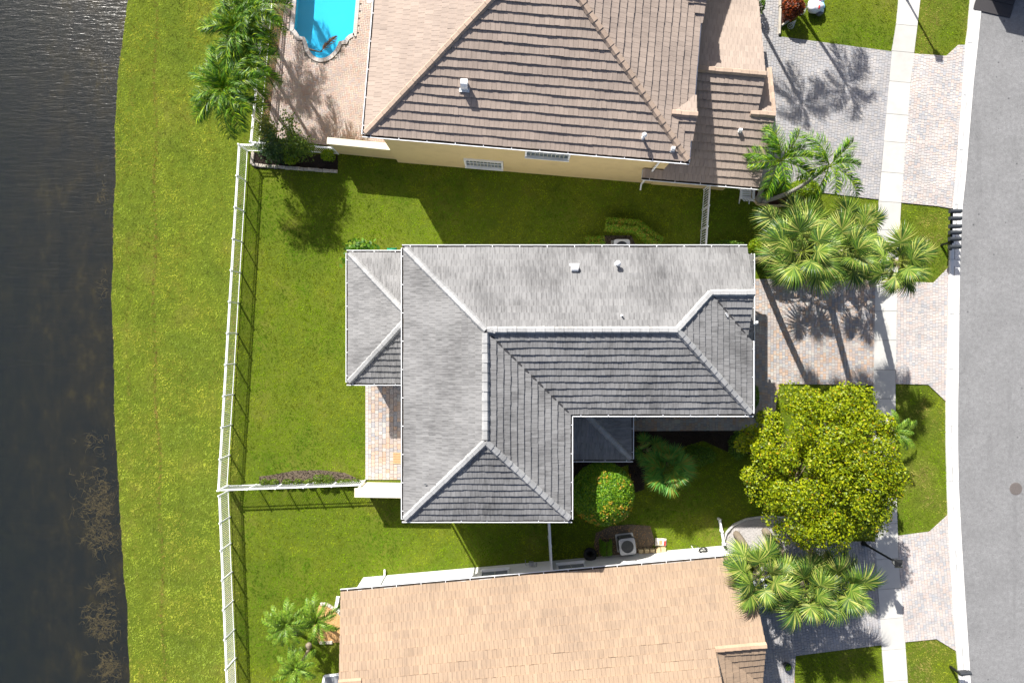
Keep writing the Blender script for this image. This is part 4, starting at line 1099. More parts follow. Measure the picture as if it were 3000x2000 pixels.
# date palms by the tan house
random.seed(5)
G_DATE = [(.08, .17, .012), (.13, .24, .015), (.17, .28, .02), (.05, .12, .012), (.24, .36, .05), (.15, .19, .04)]
date = [frond_mesh(1.5, 60, .27, R(62), G_DATE, .45, .016) for _ in range(4)]
GRP_D = 'date palms on the lawn beside the tan house'
palm_at('date palm nearest the white fence beside the tan house', (868, 1850), (832, 1835), 2.9, 21, date, GRP_D, 20, shaft=False, r0=.09, r1=.08, mat='trunk', tilt=(65, -12))
palm_at('date palm over the orange gravel by the tan roof corner', (935, 1820), (924, 1826), 2.7, 22, date, GRP_D, 20, shaft=False, r0=.09, r1=.08, mat='trunk', tilt=(65, -12))
palm_at('date palm lowest at the bottom edge beside the tan house', (905, 1890), (862, 1966), 2.7, 23, date, GRP_D, 20, shaft=False, r0=.09, r1=.08, mat='trunk', tilt=(65, -12), bend=(.3, .1, 0))
# fan palms
random.seed(9)
G_SAB = [(.09, .17, .022), (.15, .235, .03), (.045, .10, .018), (.24, .31, .05), (.03, .075, .016), (.30, .32, .08), (.22, .27, .04)]
sabal = [fan_mesh(.95, 1.0, 44, G_SAB, .6, wid=.030) for _ in range(5)]
GRP_S = 'fan palms between the driveways'
def fan_at(label, bpx, cpx, z, seed, group, meshes=sabal, **kw):
    return fan_palm(label, W(bpx[0], bpx[1]), W(cpx[0], cpx[1], z), meshes, group=group, seed=seed, **kw)
fan_at('tall fan palm leaning from the grey house corner, fat trunk base showing', (2215, 762), (2345, 740), 7.4, 31, GRP_S, nf=22, bend=(-.3, 0, .2), sc=(.8, 1.0))
fan_at('low fan palm nearest the round shrub at the grey house corner', (2290, 690), (2322, 668), 3.2, 32, GRP_S, nf=16, sc=(.8, 1.0))
fan_at('low fan palm in the middle of the clump above the grey house driveway', (2440, 690), (2490, 672), 3.4, 33, GRP_S, nf=15, sc=(.75, 1.0))
fan_at('tall fan palm right of centre in the clump, close to the sidewalk', (2405, 780), (2465, 738), 7.0, 34, GRP_S, nf=18, sc=(.7, .9))
fan_at('fan palm spreading over the sidewalk opposite the mailboxes', (2545, 790), (2625, 768), 6.4, 35, GRP_S, nf=20, sc=(.64, .86))
GRP_S2 = 'fan palms in the gravel bed by the tan house'
fan_at('leftmost fan palm over the tan roof corner, leaning trunk rising from the gravel', (2157, 1563), (2228, 1685), 4.4, 41, GRP_S2, nf=18, bend=(.0, .3, 0), sc=(.8, 1.0), dead=None)
fan_at('middle fan palm over the parked car in the tan house driveway', (2240, 1553), (2355, 1725), 4.2, 42, GRP_S2, nf=20, sc=(.8, 1.0), bend=(0, .4, 0))
fan_at('rightmost fan palm under the edge of the big round tree', (2312, 1560), (2452, 1705), 4.0, 43, GRP_S2, nf=22, sc=(.8, 1.0), bend=(0, .4, 0))
palm_at('small date palm half hidden behind the right side of the big tree', (2600, 1285), (2632, 1268), 2.2, 27, date, None, 12, shaft=False, r0=.09, r1=.08, mat='trunk', tilt=(60, -5))
# low fan palm in the shaded front garden
random.seed(12)
G_DW = [(.08, .23, .03), (.12, .30, .05), (.05, .16, .025), (.19, .22, .03), (.09, .25, .04), (.14, .22, .04)]
dwarf = [fan_mesh(.70, .68, 30, G_DW, .25, wid=.05) for _ in range(3)]
fan_palm('short silvery green fan palm in the shaded front garden', W(1940, 1350), W(1952, 1365, 1.9), dwarf, nf=30, r0=.14, r1=.12, seed=51, lo=-8, hi=70, sc=(.8, 1.1), name='dwarf_fan_palm')
fan_palm('small fan palm seedling beside the entry roof of the grey house', W(1898, 1318), W(1897, 1315, .45), dwarf, nf=9, r0=.07, r1=.06, seed=52, lo=5, hi=60, sc=(.65, .85), name='dwarf_fan_palm')

# ---- big round tree
def big_tree():
    c = np.array(W(2415, 1362, 4.9)); t = thing('shade_tree', 'big round shade tree with dense yellow green leaves over the sidewalk', 'tree', (c[0] - .2, c[1] + .3, 0))
    b = Vector((c[0] - .2, c[1] + .3, 0)); top = Vector((c[0], c[1], 3.0))
    mb = MB(); mb.tube([b, b.lerp(top, .5) + Vector((.08, 0, 0)), top], [.28, .2, .17], 12); mb.build('trunk', M['bark'], t, True)
    cl = []
    nc = 125; D = rnd_unit(nc); D[:, 2] = np.abs(D[:, 2]) * 1.05 - .25
    for d in D:
        r = random.uniform(.82, 1.0); cl.append(c + d * r * np.array([3.72, 3.66, 2.45]))
    for _ in range(34):
        d = rnd_unit(1)[0]; cl.append(c + d * random.uniform(.3, .75) * np.array([3.4, 3.4, 2.2]))
    lb = MB()
    for k in range(0, nc, 4):
        e = Vector(cl[k]); m = top.lerp(e, .45) + Vector((random.uniform(-.3, .3), random.uniform(-.3, .3), .35))
        lb.tube([top - Vector((0, 0, .3)), m, e], [.075, .045, .012], 5)
        for q in range(2): lb.tube([m, m.lerp(Vector(cl[(k + 1 + q) % nc]), .8)], [.03, .01], 4)
    lb.build('limbs', M['bark'], t)
    # bare twig tips at the rim
    tw = MB()
    for k in range(0, nc, 3):
        e = Vector(cl[k]); o = (e - Vector(c)); o.z *= .4; o.normalize()
        for q in range(2):
            d = (o + Vector((random.uniform(-.7, .7), random.uniform(-.7, .7), random.uniform(0, .6)))).normalized(); p = e + d * random.uniform(.1, .3)
            tw.tube([e, p, p + d * random.uniform(.15, .35)], [.014, .009, .004], 3)
    tw.build('twigs', M['trunk_grey'], t)['kind'] = 'stuff'
    P = []; N_ = []
    for q in cl:
        n = 380; D2 = rnd_unit(n); rr = NR.uniform(.35, 1, n) ** .5 * random.uniform(.45, .85)
        P.append(q + D2 * rr[:, None] * np.array([1, 1, .72])); N_.append(D2 * .6 + np.array([0, 0, .7]))
    P = np.concatenate(P); N_ = np.concatenate(N_); n = len(P)
    cols = pick([(.22, .285, .004), (.29, .345, .004), (.13, .195, .005), (.37, .39, .006), (.07, .12, .006), (.42, .28, .01)], n, [.27, .24, .22, .13, .12, .02])
    obj('crown', leaves_mesh('crown', P, N_, .125, cols, M['leaf'], .6, .6), t)
big_tree()
# ---- round shrub half in the sun
rs = W(1766, 1445, 2.6)
t = bush('round_shrub', 'large clipped round shrub with orange blossoms, half lit by the sun', 'shrub', (rs[0], rs[1], 2.5), (1.5, 1.5, 1.6), 32000, .085,
     [(.11, .25, .012), (.16, .32, .012), (.07, .18, .025), (.24, .36, .02)], amp=.06, lumps=30, shell=.86, jit=.8)
P, N_ = bush_points(420, (rs[0], rs[1], 2.5), (1.54, 1.54, 1.64), .97, 30, .05, zmin=.1)
Q = np.concatenate([P + NR.normal(size=P.shape) * .035 for _ in range(4)]); QN = np.concatenate([N_] * 4)
keep = np.repeat(vnoise(P[:, 0], P[:, 1], 1.6, 5)[None], 4, 0).ravel() > .56
obj('blossoms', leaves_mesh('blossoms', Q[keep], QN[keep], .085, pick([(.48, .33, .03), (.44, .24, .03), (.5, .40, .05)], int(keep.sum())), M['leaf'], .8, .5), t)
GRN = [(.07, .16, .014), (.10, .20, .014), (.05, .12, .014), (.14, .23, .02)]
LIME = [(.16, .27, .008), (.21, .32, .01), (.10, .19, .008), (.27, .33, .015)]
def bush_at(name, label, cx, cy, rx, ry, h, n, size, cols=GRN, cat='shrub', **kw):
    c = W(cx, cy, h * .55); return bush(name, label, cat, (c[0], c[1], h * .5), (rx / PPM, ry / PPM, h * .52), n, size, cols, **kw)
bush_at('shrub', 'round lime green shrub at the corner under the fan palms', 2222, 722, 30, 26, 1.2, 3500, .10, LIME, amp=.1)
bush_at('shrub', 'low ragged shrub against the grey house gutter near the side gate', 2135, 716, 46, 12, .7, 1700, .08, GRN, amp=.25)
bush_at('clipped_hedge', 'clipped lime hedge under the right feather palm by the garage', 2355, 558, 48, 30, 1.1, 5000, .085, LIME, cat='hedge', amp=.08)
bush_at('shrub', 'dark green shrub at the foot of the feather palm trunks', 2278, 548, 24, 26, 1.0, 1500, .11, GRN, amp=.25)
# horseshoe hedge round the air conditioner north of the grey house
HE = [(.14, .33, .02), (.19, .38, .02), (.10, .26, .015), (.30, .34, .03), (.40, .26, .05)]
def hedge(label, pts, wd, h, n, cols=HE, size=.075):
    P = []; N_ = []; t = thing('hedge', label, 'hedge', (*W2(*pts[0]), 0)); seg = [(Vector(W2(*a)), Vector(W2(*b))) for a, b in zip(pts[:-1], pts[1:])]; tot = sum((b - a).length for a, b in seg)
    mb = MB()
    for a, b in seg:
        m_ = int(n * (b - a).length / tot); d = (b - a); x = d.normalized(); y = Vector((-x.y, x.x)); s = NR.uniform(-.08, 1.08, m_)
        ph = NR.uniform(-.15, math.pi + .15, m_); rr = NR.uniform(.82, 1.03, m_)
        cu = np.sign(np.cos(ph)) * np.abs(np.cos(ph)) ** .5; su = np.abs(np.sin(ph)) ** .5
        pos = np.stack([a.x + d.x * s + y.x * wd * cu * rr, a.y + d.y * s + y.y * wd * cu * rr, np.maximum(.03, h * su * rr)], 1); P.append(pos + NR.normal(size=pos.shape) * .02)
        N_.append(np.stack([y.x * np.cos(ph), y.y * np.cos(ph), np.abs(np.sin(ph)) + .1], 1))
        for k in range(max(2, int(d.length / .4))):
            p = a + d * random.random(); mb.tube([(p.x, p.y, 0), (p.x + random.uniform(-.1, .1), p.y + random.uniform(-.1, .1), h * .8)], [.02, .008], 4)
    P = np.concatenate(P); N_ = np.concatenate(N_); mb.build('stems', M['bark'], t)
    obj('foliage', leaves_mesh('foliage', P, N_, size, pick(cols, len(P)), M['leaf'], .6, .8), t)
hedge('bent clipped hedge around the air conditioner north of the grey house', [(1775, 662), (1858, 668), (1900, 700), (1925, 716)], .34, 1.0, 8500)
hedge('short clipped hedge left of the air conditioner north of the grey house', [(1716, 712), (1762, 710)], .28, .8, 2800)
hedge('small clipped box hedge beside the air conditioner of the tan house', [(1772, 1578), (1772, 1612)], .30, .8, 5000, [(.10, .22, .01), (.14, .27, .012), (.08, .17, .01)], .06)
# shrubs in the bed behind the pool fence, sea grape by the porch
def leafy_tree(label, base, pts, n, size, cols, spread=.45, name='tall_shrub'):
    t = thing(name, label, 'shrub', (*W2(*base), 0)); mb = MB(); P = []; N_ = []
    b = Vector(W(*base))
    for (x, y, z) in pts:
        e = Vector(W(x, y, z)); mb.tube([b, b.lerp(e, .5) + Vector((0, 0, .2)), e], [.04, .025, .008], 5)
        m_ = n // len(pts); s = NR.uniform(.3, 1.08, m_); pos = np.array(b)[None] + (np.array(e) - np.array(b))[None] * s[:, None] + NR.normal(size=(m_, 3)) * spread * .5
        P.append(pos); N_.append(rnd_unit(m_) * .6 + np.array([0, 0, .8]))
    mb.build('stems', M['bark'], t); P = np.concatenate(P); P[:, 2] = np.maximum(P[:, 2], .05); N_ = np.concatenate(N_)
    obj('foliage', leaves_mesh('foliage', P, N_, size, pick(cols, len(P)), M['leaf'], .55, .5), t)
leafy_tree('tall loose shrub reaching over the brick deck from the fence corner', (872, 455), [(842, 348, 2.9), (858, 395, 2.6), (885, 420, 2.0), (905, 430, 1.7), (835, 425, 1.8)], 2600, .13, [(.08, .15, .02), (.11, .19, .02), (.05, .10, .02), (.15, .22, .03)], .42)
leafy_tree('dark loose shrub behind the corner of the white fences', (812, 460), [(790, 395, 2.2), (770, 425, 1.6), (815, 415, 2.0), (800, 450, 1.3)], 1900, .12, [(.03, .075, .03), (.05, .10, .03), (.04, .085, .02)], .45)
leafy_tree('yellowish drooping shrub beside the pool fence corner', (792, 415), [(775, 345, 2.0), (762, 375, 1.6), (790, 372, 1.7)], 900, .14, [(.12, .16, .02), (.16, .19, .03), (.08, .12, .02)], .35)
bush_at('shrub', 'small bright green shrub at the right end of the fence bed', 962, 455, 18, 16, .8, 700, .11, LIME, amp=.3)
bush_at('shrub', 'low bright green shrub in the dark mulch of the fence bed', 852, 465, 20, 15, .6, 700, .10, LIME, amp=.3)
leafy_tree('sea grape shrub with big round leaves at the porch corner', (1052, 740), [(1052, 712, 1.3), (1030, 735, 1.1), (1075, 722, 1.2), (1095, 735, .9), (1018, 765, .9), (1060, 735, 1.5)], 620, .26, [(.07, .17, .012), (.10, .22, .015), (.05, .13, .015), (.16, .24, .02)], .38)
# front garden plants
bush_at('shrub', 'dark leafy shrub in the mulch right of the dwarf fan palm', 2045, 1335, 42, 28, .8, 2200, .11, GRN, amp=.3)
bush_at('shrub', 'small dark shrub close to the big tree in the front mulch', 2165, 1305, 26, 36, .8, 1500, .10, GRN, amp=.3)
bush_at('shrub', 'small shrub at the south corner of the grey garage', 2230, 1220, 14, 16, .9, 800, .10, GRN, amp=.25)
bush_at('shrub', 'narrow shrub against the grey garage gutter', 2212, 1160, 9, 30, .7, 700, .09, GRN, amp=.2)
bush_at('shrub', 'low green plant at the edge of the dwarf fan palm', 1908, 1400, 16, 16, .4, 500, .09, GRN, amp=.3)
bush_at('shrub', 'small dark shrub behind the yellow garage roof at the top edge', 2226, 18, 11, 22, 1.0, 500, .10, GRN, amp=.2)
# croton with red leaves
cr = W(2325, 22, .8)
bush('croton', 'croton shrub with dark red and orange leaves in the red mulch', 'shrub', (cr[0], cr[1], .65), (.5, .5, .6), 1800, .14, [(.22, .04, .015), (.10, .03, .015), (.32, .08, .02), (.06, .03, .015)], amp=.25)
# row of little shrubs along the south fence
for i, x in enumerate([775, 805, 840, 872, 905, 935, 962, 1000, 1020, 1045]):
    big = i in (5, 6)
    bush_at('border_plant', ['first', 'second', 'third', 'fourth', 'fifth', 'sixth, fullest', 'seventh', 'eighth', 'ninth', 'last'][i] + ' plant from the left along the white fence below the back lawn', x, 1412 - (6 if big else 0), 15 if big else 13, 17 if big else 9, .55 if big else .4, 520 if big else 330, .085, [(.10, .17, .012), (.14, .19, .015), (.06, .12, .01)], group='small plants along the south fence', amp=.3, stems=2)
# potted plant by the tan driveway
pp_ = W(2308, 1952, .3); t = thing('potted_plant', 'dark round pot with a small green plant beside the tan driveway', 'pot', (pp_[0], pp_[1], 0))
MB().lathe((pp_[0], pp_[1], 0), [(.14, 0), (.20, .3), (.215, .32), (.19, .33), (.17, .28), (.001, .27)], 20).build('pot', M['dark_plastic'], t, True)
P, N_ = bush_points(350, (pp_[0], pp_[1], .38), (.16, .16, .14), .5, 6, .2); obj('foliage', leaves_mesh('foliage', P, N_, .07, pick(GRN, 350), M['leaf']), t)

# ---------------------------------------------------------------- water weeds
G_W = M['weed'] = simple('drowned_twigs', (.24, .185, .09), .9, .4, 8)
def weed(label, cx, cy, rx, ry, n, seed):
    rg = random.Random(seed); c = W(cx, cy, -.35); t = thing('drowned_brush', label, 'brush', (c[0], c[1], -.75), 'drowned brush along the lake shore')
    mb = MB()
    for part in range(3):
        for i in range(n // 3):
            p = Vector((c[0] + rg.gauss(0, rx / PPM * .5), c[1] + rg.gauss(0, ry / PPM * .5), -.62)); a = rg.uniform(0, 6.28)
            for b_ in range(rg.randint(2, 4)):
                pts = [p]; d = Vector((math.cos(a + rg.uniform(-1, 1)), math.sin(a + rg.uniform(-1, 1)), rg.uniform(.1, .7))).normalized(); r_ = []
                for k in range(4):
                    d = (d + Vector((rg.uniform(-.95, .95), rg.uniform(-.95, .95), rg.uniform(-.4, .25)))).normalized(); q = pts[-1] + d * rg.uniform(.05, .16); q.z = min(q.z, -.25 if rg.random() < .12 else -.34); pts.append(q)
                mb.tube(pts, [.010, .009, .007, .005, .003], 3, cap=False)
    mb.build('twigs', M['weed'], t)['kind'] = 'stuff'
weed('large tangle of drowned brown twigs off the bank near the fence corner', 290, 1470, 70, 80, 170, 1)
weed('drowned twig tangle just below the largest one in the lake', 300, 1575, 62, 50, 110, 2)
weed('ragged drowned brush in the lower lake beside the bank', 290, 1830, 60, 70, 130, 3)
weed('drowned brush at the bottom edge of the lake', 320, 1960, 50, 50, 90, 4)
weed('small drowned brush patch between the two big tangles', 305, 1715, 32, 22, 34, 5)
weed('thin drowned twigs off the bank level with the back patio', 285, 1300, 50, 40, 22, 6)
weed('few pale sticks in the water at the upper shore', 310, 235, 14, 40, 14, 7)
weed('scattered sticks in the water left of the upper fence', 290, 580, 26, 30, 14, 8)
weed('sticks close to the bank halfway down the shore', 300, 850, 14, 60, 20, 9)
# ---------------------------------------------------------------- grass blades
def grass():
    n0 = 330000
    xs = NR.uniform(-23.2, 29, n0); ys = NR.uniform(-19.6, 19.6, n0)
    shx = np.interp(-ys, [-p[1] for p in shore], [p[0] for p in shore])
    ok = xs > shx + .02
    for poly in HARD:
        a = np.array(poly); mnx, mny = a.min(0); mxx, mxy = a.max(0)
        idx = np.where(ok & (xs > mnx) & (xs < mxx) & (ys > mny) & (ys < mxy))[0]
        if len(idx): ok[idx[inside(xs[idx], ys[idx], poly)]] = False
    xs = xs[ok]; ys = ys[ok]
    n = len(xs)
    k = 4
    X = np.repeat(xs, k) + NR.normal(size=n * k) * .018; Yy = np.repeat(ys, k) + NR.normal(size=n * k) * .018; m = n * k
    az = NR.uniform(0, 2 * math.pi, m); lean = NR.uniform(.35, 1.25, m)
    patch = np.repeat(vnoise(xs, ys, .55, 3, 4), k); dry = np.repeat(vnoise(xs, ys, .6, 8, 3), k); fine = np.repeat(np.clip((vnoise(xs, ys, 4.5, 9, 3) - .5) * 1.9 + .5, 0, 1), k)
    L = NR.uniform(.035, .085, m) * (.75 + .6 * patch)
    wd = NR.uniform(.006, .011, m)
    dx, dy_ = np.cos(az), np.sin(az)
    b0 = np.stack([X - dy_ * wd, Yy + dx * wd, np.full(m, -.022)], 1); b1 = np.stack([X + dy_ * wd, Yy - dx * wd, np.full(m, -.022)], 1)
    tip = np.stack([X + dx * L * np.sin(lean), Yy + dy_ * L * np.sin(lean), -.022 + L * np.cos(lean) + .012], 1)
    V = np.stack([b0, b1, tip], 1)
    green = np.array([.215, .325, .006]); deep = np.array([.115, .235, .006]); yel = np.array([.33, .36, .025]); tan = np.array([.42, .32, .13])
    px = np.repeat(xs, k) * PPM + 1500; py = 1000 - np.repeat(ys, k) * PPM
    bank = (px < 700).astype(float)
    f1 = np.clip((patch - .42) * 4.5, 0, 1)[:, None]
    c = green * (1 - f1) + deep * f1
    f2 = np.clip((dry - .49 + .05 * bank) * 4.0, 0, .6)[:, None]; c = c * (1 - f2) + yel * f2
    c = c + bank[:, None] * np.array([.18, .14, .06])
    # worn wheel line and mowing streaks along the bank
    xc = np.interp(py, [0, 500, 1000, 1400, 2000], [456, 455, 451, 468, 481]) + 4 * np.sin(py * .02); w = np.exp(-((px - xc) / 5.0) ** 2) * (.65 + .55 * np.repeat(vnoise(xs * .2, ys, 1.2, 4), k))
    xc2 = np.interp(py, [0, 1000, 2000], [392, 372, 415]); w = np.maximum(w, .55 * np.exp(-((px - xc2) / 7) ** 2) * np.clip((np.repeat(vnoise(xs * .3, ys, .5, 6), k) - .42) * 5, 0, 1))
    st = .5 + .5 * np.sin((px - xc) * .055 + 1.5 * np.repeat(vnoise(xs, ys, .2, 2), k)); c = c * (1 + bank * .16 * (st - .5))[:, None]
    # dry verges between sidewalk and kerb, bare soil at fence feet
    verge = ((px > 2630)).astype(float); d2 = np.clip((np.repeat(vnoise(xs, ys, .8, 12, 4), k) - .42) * 4, 0, 1) * verge * .75
    fl = np.interp(py, [430, 1000, 1420, 1450, 2000], [715, 683, 656, 660, 680]); ft = np.exp(-((px - fl) / 9) ** 2) * np.clip((np.repeat(vnoise(xs * .3, ys, 1.0, 15), k) - .52) * 8, 0, 1) * (py > 400)
    sh_e = np.exp(-((np.repeat(xs - np.interp(-ys, [-p[1] for p in shore], [p[0] for p in shore]), k)) / .12) ** 2) * .55
    t_ = np.clip(np.maximum.reduce([d2, ft, sh_e]), 0, .9)[:, None]; c = c * (1 - t_) + tan * t_
    w = np.clip(w, 0, .9)[:, None]; c = c * (1 - w) + np.array([.30, .17, .08]) * w
    c = c * (.55 + .85 * fine)[:, None] * NR.uniform(.7, 1.3, (m, 1))
    me = quads_mesh('grass', V, 3, M['grass'], np.clip(c, 0, 1))
    o = obj('lawn_grass', me); tag(o, 'short bright green lawn grass on the lake bank and around the houses', 'grass', kind='stuff')
# ---------------------------------------------------------------- fences
PK = {}
def fence(label, pts, h=1.30, sp=.098, post=1.62, group='white picket fences', pk=.016, ends=True, name='picket_fence'):
    """white metal picket fence along base points (plan)"""
    t = thing(name, label, 'fence', (*pts[0], 0), group)
    P = [Vector(p) for p in pts]
    for a, b in zip(P[:-1], P[1:]):
        d = b - a; L = d.length; x = d / L
        n = max(1, round(L / post))
        for z, hh in ((h - .03, .045), (h - .20, .03), (.12, .03)):
            MB().beam((a.x, a.y, z), (b.x, b.y, z), .05 if z > h - .1 else .035, hh).build('rail', M['white_alu'], t)
        for i in range(n + 1):
            q = a + d * (i / n)
            if i == n and not (b == P[-1]): continue
            mb = MB(); mb.box((0, 0, h / 2 + .02), (.06, .06, h + .04)); mb.box((0, 0, h + .055), (.075, .075, .03))
            k = ('post', h)
            if k not in PK: PK[k] = mb.mesh('post', M['white_alu'])
            obj('post', PK[k], t, Matrix.Translation((q.x, q.y, 0)) @ Matrix.Rotation(math.atan2(x.y, x.x), 4, 'Z'))
        m_ = int(L / sp)
        k = ('pk', h, pk)
        if k not in PK: mb = MB(); mb.box((0, 0, (h - .04) / 2 + .05), (pk, pk, h - .10)); PK[k] = mb.mesh('picket', M['white_alu'])
        for i in range(1, m_):
            q = a + d * (i / m_); obj('picket', PK[k], t, Matrix.Translation((q.x, q.y, 0)) @ Matrix.Rotation(math.atan2(x.y, x.x), 4, 'Z'))
    return t
fence('long white picket fence between the lake bank and the grey house lawn', PX([(770, 444), (727, 443), (668, 1421)]))
fence('white picket fence from the lakeside corner to the cream patio wall', PX([(672, 1421), (1070, 1406)]))
fence('white picket fence of the tan house along the lake bank', PX([(671, 1436), (677, 1590), (694, 2010), (702, 2200)]))
fence('white picket fence between the pool deck and the lake bank', PX([(815, -190), (799, 10), (788, 140), (774, 290), (760, 436), (992, 452)]), sp=.12)
fence('short white gate fence between the yellow garage and the grey house', PX([(2061, 556), (2049, 735)]), sp=.13, pk=.03, post=1.1)
def panel_fence(label, a, b, h=1.75):
    t = thing('panel_fence', label, 'fence', (*W2(*a), 0)); A = Vector(W(*a)); B = Vector(W(*b)); n = max(1, round((B - A).length / .16))
    for i in range(n):
        p = A.lerp(B, i / n); q = A.lerp(B, (i + .94) / n); MB().beam((p.x, p.y, h / 2), (q.x, q.y, h / 2), .03, h - .12).build('board', M['white'], t)
    MB().beam((A.x, A.y, h), (B.x, B.y, h), .09, .06).build('rail', M['white'], t); MB().beam((A.x, A.y, .1), (B.x, B.y, .1), .06, .06).build('rail', M['white'], t)
    for p in (A, A.lerp(B, .48), B): MB().box((p.x, p.y, (h + .08) / 2), (.11, .11, h + .08)).build('post', M['white'], t)
panel_fence('tall white board fence closing the gap between grey and tan houses', (1604, 1495), (1612, 1652))
panel_fence('short white board fence stub beside the gravel bed', (2104, 1518), (2117, 1588), .3)

# ---------------------------------------------------------------- beds, gravel, mulch
def chips(name, poly, n, mat, size, h, parent=None, flat=.5):
    a = np.array(poly); mn = a.min(0); mx = a.max(0); X = NR.uniform(mn[0], mx[0], n * 3); Yy = NR.uniform(mn[1], mx[1], n * 3); ok = inside(X, Yy, poly); X = X[ok][:n]; Yy = Yy[ok][:n]
    mb = MB()
    for x, y in zip(X, Yy):
        s = size * random.uniform(.6, 1.4); a_ = random.uniform(0, 6.28); c, s_ = math.cos(a_) * s, math.sin(a_) * s; z = h + random.uniform(-.2, .5) * s * flat
        mb.add([(x + c, y + s_, z), (x - s_ * .6, y + c * .6, z - .1 * s), (x - c, y - s_, z), (x + s_ * .6, y - c * .6, z + .1 * s), (x, y, z + s * flat), (x, y, z - s)],
               [(0, 1, 4), (1, 2, 4), (2, 3, 4), (3, 0, 4)], random.random())
    o = mb.build(name, mat, parent); o['kind'] = 'stuff'; return o
def bed(name, label, px, base, mat, n, size, flat=.5, z=.01):
    poly = PX(px); HARD.append(poly); o = struct(sheet(name, poly, z, base)); c = chips(name + '_chips', poly, n, mat, size, z, o, flat); return o
bed('fence_mulch_bed', '', [(740, 446), (990, 455), (990, 502), (745, 494)], M['mulch'], M['mulch'], 900, .05)
bed('front_mulch_bed', '', [(1665, 1215), (1850, 1262), (2200, 1260), (2215, 1330), (2130, 1322), (2060, 1290), (1960, 1322), (1892, 1335), (1888, 1432), (1850, 1446), (1840, 1360), (1665, 1430)], M['mulch'], M['mulch'], 2600, .05)
gb = bed('gravel_bed', '', [(2118, 1640), (2120, 1590), (2128, 1560), (2150, 1537), (2187, 1520), (2250, 1514), (2330, 1520), (2420, 1545), (2440, 1590), (2345, 1588), (2260, 1642)], M['gravel'], M['gravel'], 3600, .028, .8)
bed('palm_mulch_bed', '', [(2195, 548), (2330, 558), (2400, 572), (2300, 602), (2215, 596), (2203, 580)], M['mulch_red'], M['mulch_red'], 700, .04)
bed('croton_bed', '', [(2287, -60), (2285, 80), (2325, 54), (2345, 0), (2345, -60)], M['mulch_red'], M['mulch_red'], 500, .04)
bed('orange_gravel_bed', '', [(935, 1772), (950, 1768), (985, 1790), (1010, 1800), (1010, 1880), (935, 1882), (915, 1850)], M['gravel_orange'], M['gravel_orange'], 1500, .022, .8)
bed('side_gravel_bed', '', [(2285, 1921), (2322, 1919), (2330, 2010), (2300, 2060), (2292, 2010)], M['gravel_orange'], M['gravel_orange'], 500, .022, .8)
bed('condenser_bed', '', [(1745, 1560), (1790, 1540), (1850, 1535), (1905, 1540), (1920, 1590), (1900, 1612), (1760, 1640), (1740, 1600)], M['soil'], M['gravel_orange'], 700, .025, .7)
bed('fence_gravel_strip', '', [(815, -60), (801, 60), (787, 180), (775, 300), (763, 425), (792, 400), (794, 330), (808, 220), (824, 110), (840, -60)], M['soil'], M['gravel_orange'], 1500, .025, .7)
bed('hedge_soil_patch', '', [(1765, 690), (1850, 690), (1870, 735), (1765, 735)], M['soil'], M['mulch'], 300, .03)
bed('planting_strip', '', [(760, 1395), (800, 1390), (860, 1378), (940, 1376), (1010, 1384), (1045, 1400), (1062, 1408), (760, 1418)], M['soil'], M['mulch'], 700, .035)
# stone edgings
def edging(label, px, L, w, h, mat, name='stone_edging', close=False, jit=.01, gap=.012):
    pts = PX(px); t = thing(name, label, 'edging', (*pts[0], 0))
    for a, b in zip(pts[:-1], pts[1:]):
        a = Vector(a); b = Vector(b); d = b - a; n = max(1, round(d.length / L))
        for i in range(n):
            c = a + d * ((i + .5) / n); mb = MB(); l = d.length / n - gap
            hh = h * random.uniform(.9, 1.15); ins = .02
            x, y = l / 2, w / 2 * random.uniform(.9, 1.1)
            vs = [(-x, -y, 0), (x, -y, 0), (x, y, 0), (-x, y, 0), (-x, -y, hh - ins), (x, -y, hh - ins), (x, y, hh - ins), (-x, y, hh - ins), (-x + ins, -y + ins, hh), (x - ins, -y + ins, hh), (x - ins, y - ins, hh), (-x + ins, y - ins, hh)]
            fs = [(8, 9, 10, 11)] + [(p, q, q + 4, p + 4) for p, q in ((0, 1), (1, 2), (2, 3), (3, 0))] + [(p + 4, q + 4, q + 8, p + 8) for p, q in ((0, 1), (1, 2), (2, 3), (3, 0))]
            mb.add(vs, fs, random.random()); mb.build('stone', mat, t, M=Matrix.Translation((c.x + random.uniform(-jit, jit), c.y + random.uniform(-jit, jit), 0)) @ Matrix.Rotation(math.atan2(d.y, d.x) + random.uniform(-.06, .06), 4, 'Z'))
    return t
edging('row of pale stones edging the mulch bed at the fence corner', [(742, 445), (740, 482), (760, 486), (990, 504)], .2, .16, .13, M['stone'])
edging('curved pale kerb around the gravel bed of the tan house', [(2115, 1620), (2118, 1588), (2127, 1558), (2149, 1535), (2187, 1518), (2250, 1511), (2330, 1517)], .35, .10, .14, M['concrete'], gap=.004, jit=0)
edging('sandy stone edging around the feather palm bed', [(2193, 552), (2203, 582), (2216, 598), (2252, 603), (2300, 604)], .45, .11, .15, M['stone_gold'], jit=0)
edging('five golden stones beside the air conditioner of the tan house', [(1868, 1612), (1950, 1606)], .30, .22, .26, M['stone_gold'], gap=.05)
edging('pale stones edging the orange gravel at the tan house corner', [(940, 1768), (955, 1766), (985, 1785), (1002, 1795)], .16, .14, .12, M['stone'])
edging('pale stones below the orange gravel beside the date palm', [(938, 1880), (975, 1880)], .16, .14, .12, M['stone'])
edging('brown timber edging of the red mulch bed at the top', [(2284, -60), (2282, 104)], 1.5, .11, .2, M['stone'], jit=0)
edging('short slanted timber edging of the red mulch bed', [(2286, 78), (2323, 55)], .8, .09, .18, M['stone'], jit=0)
edging('white kerb stones along the west wall of the tan house', [(992, 1745), (986, 1780), (1003, 1800)], .35, .18, .12, M['white'])

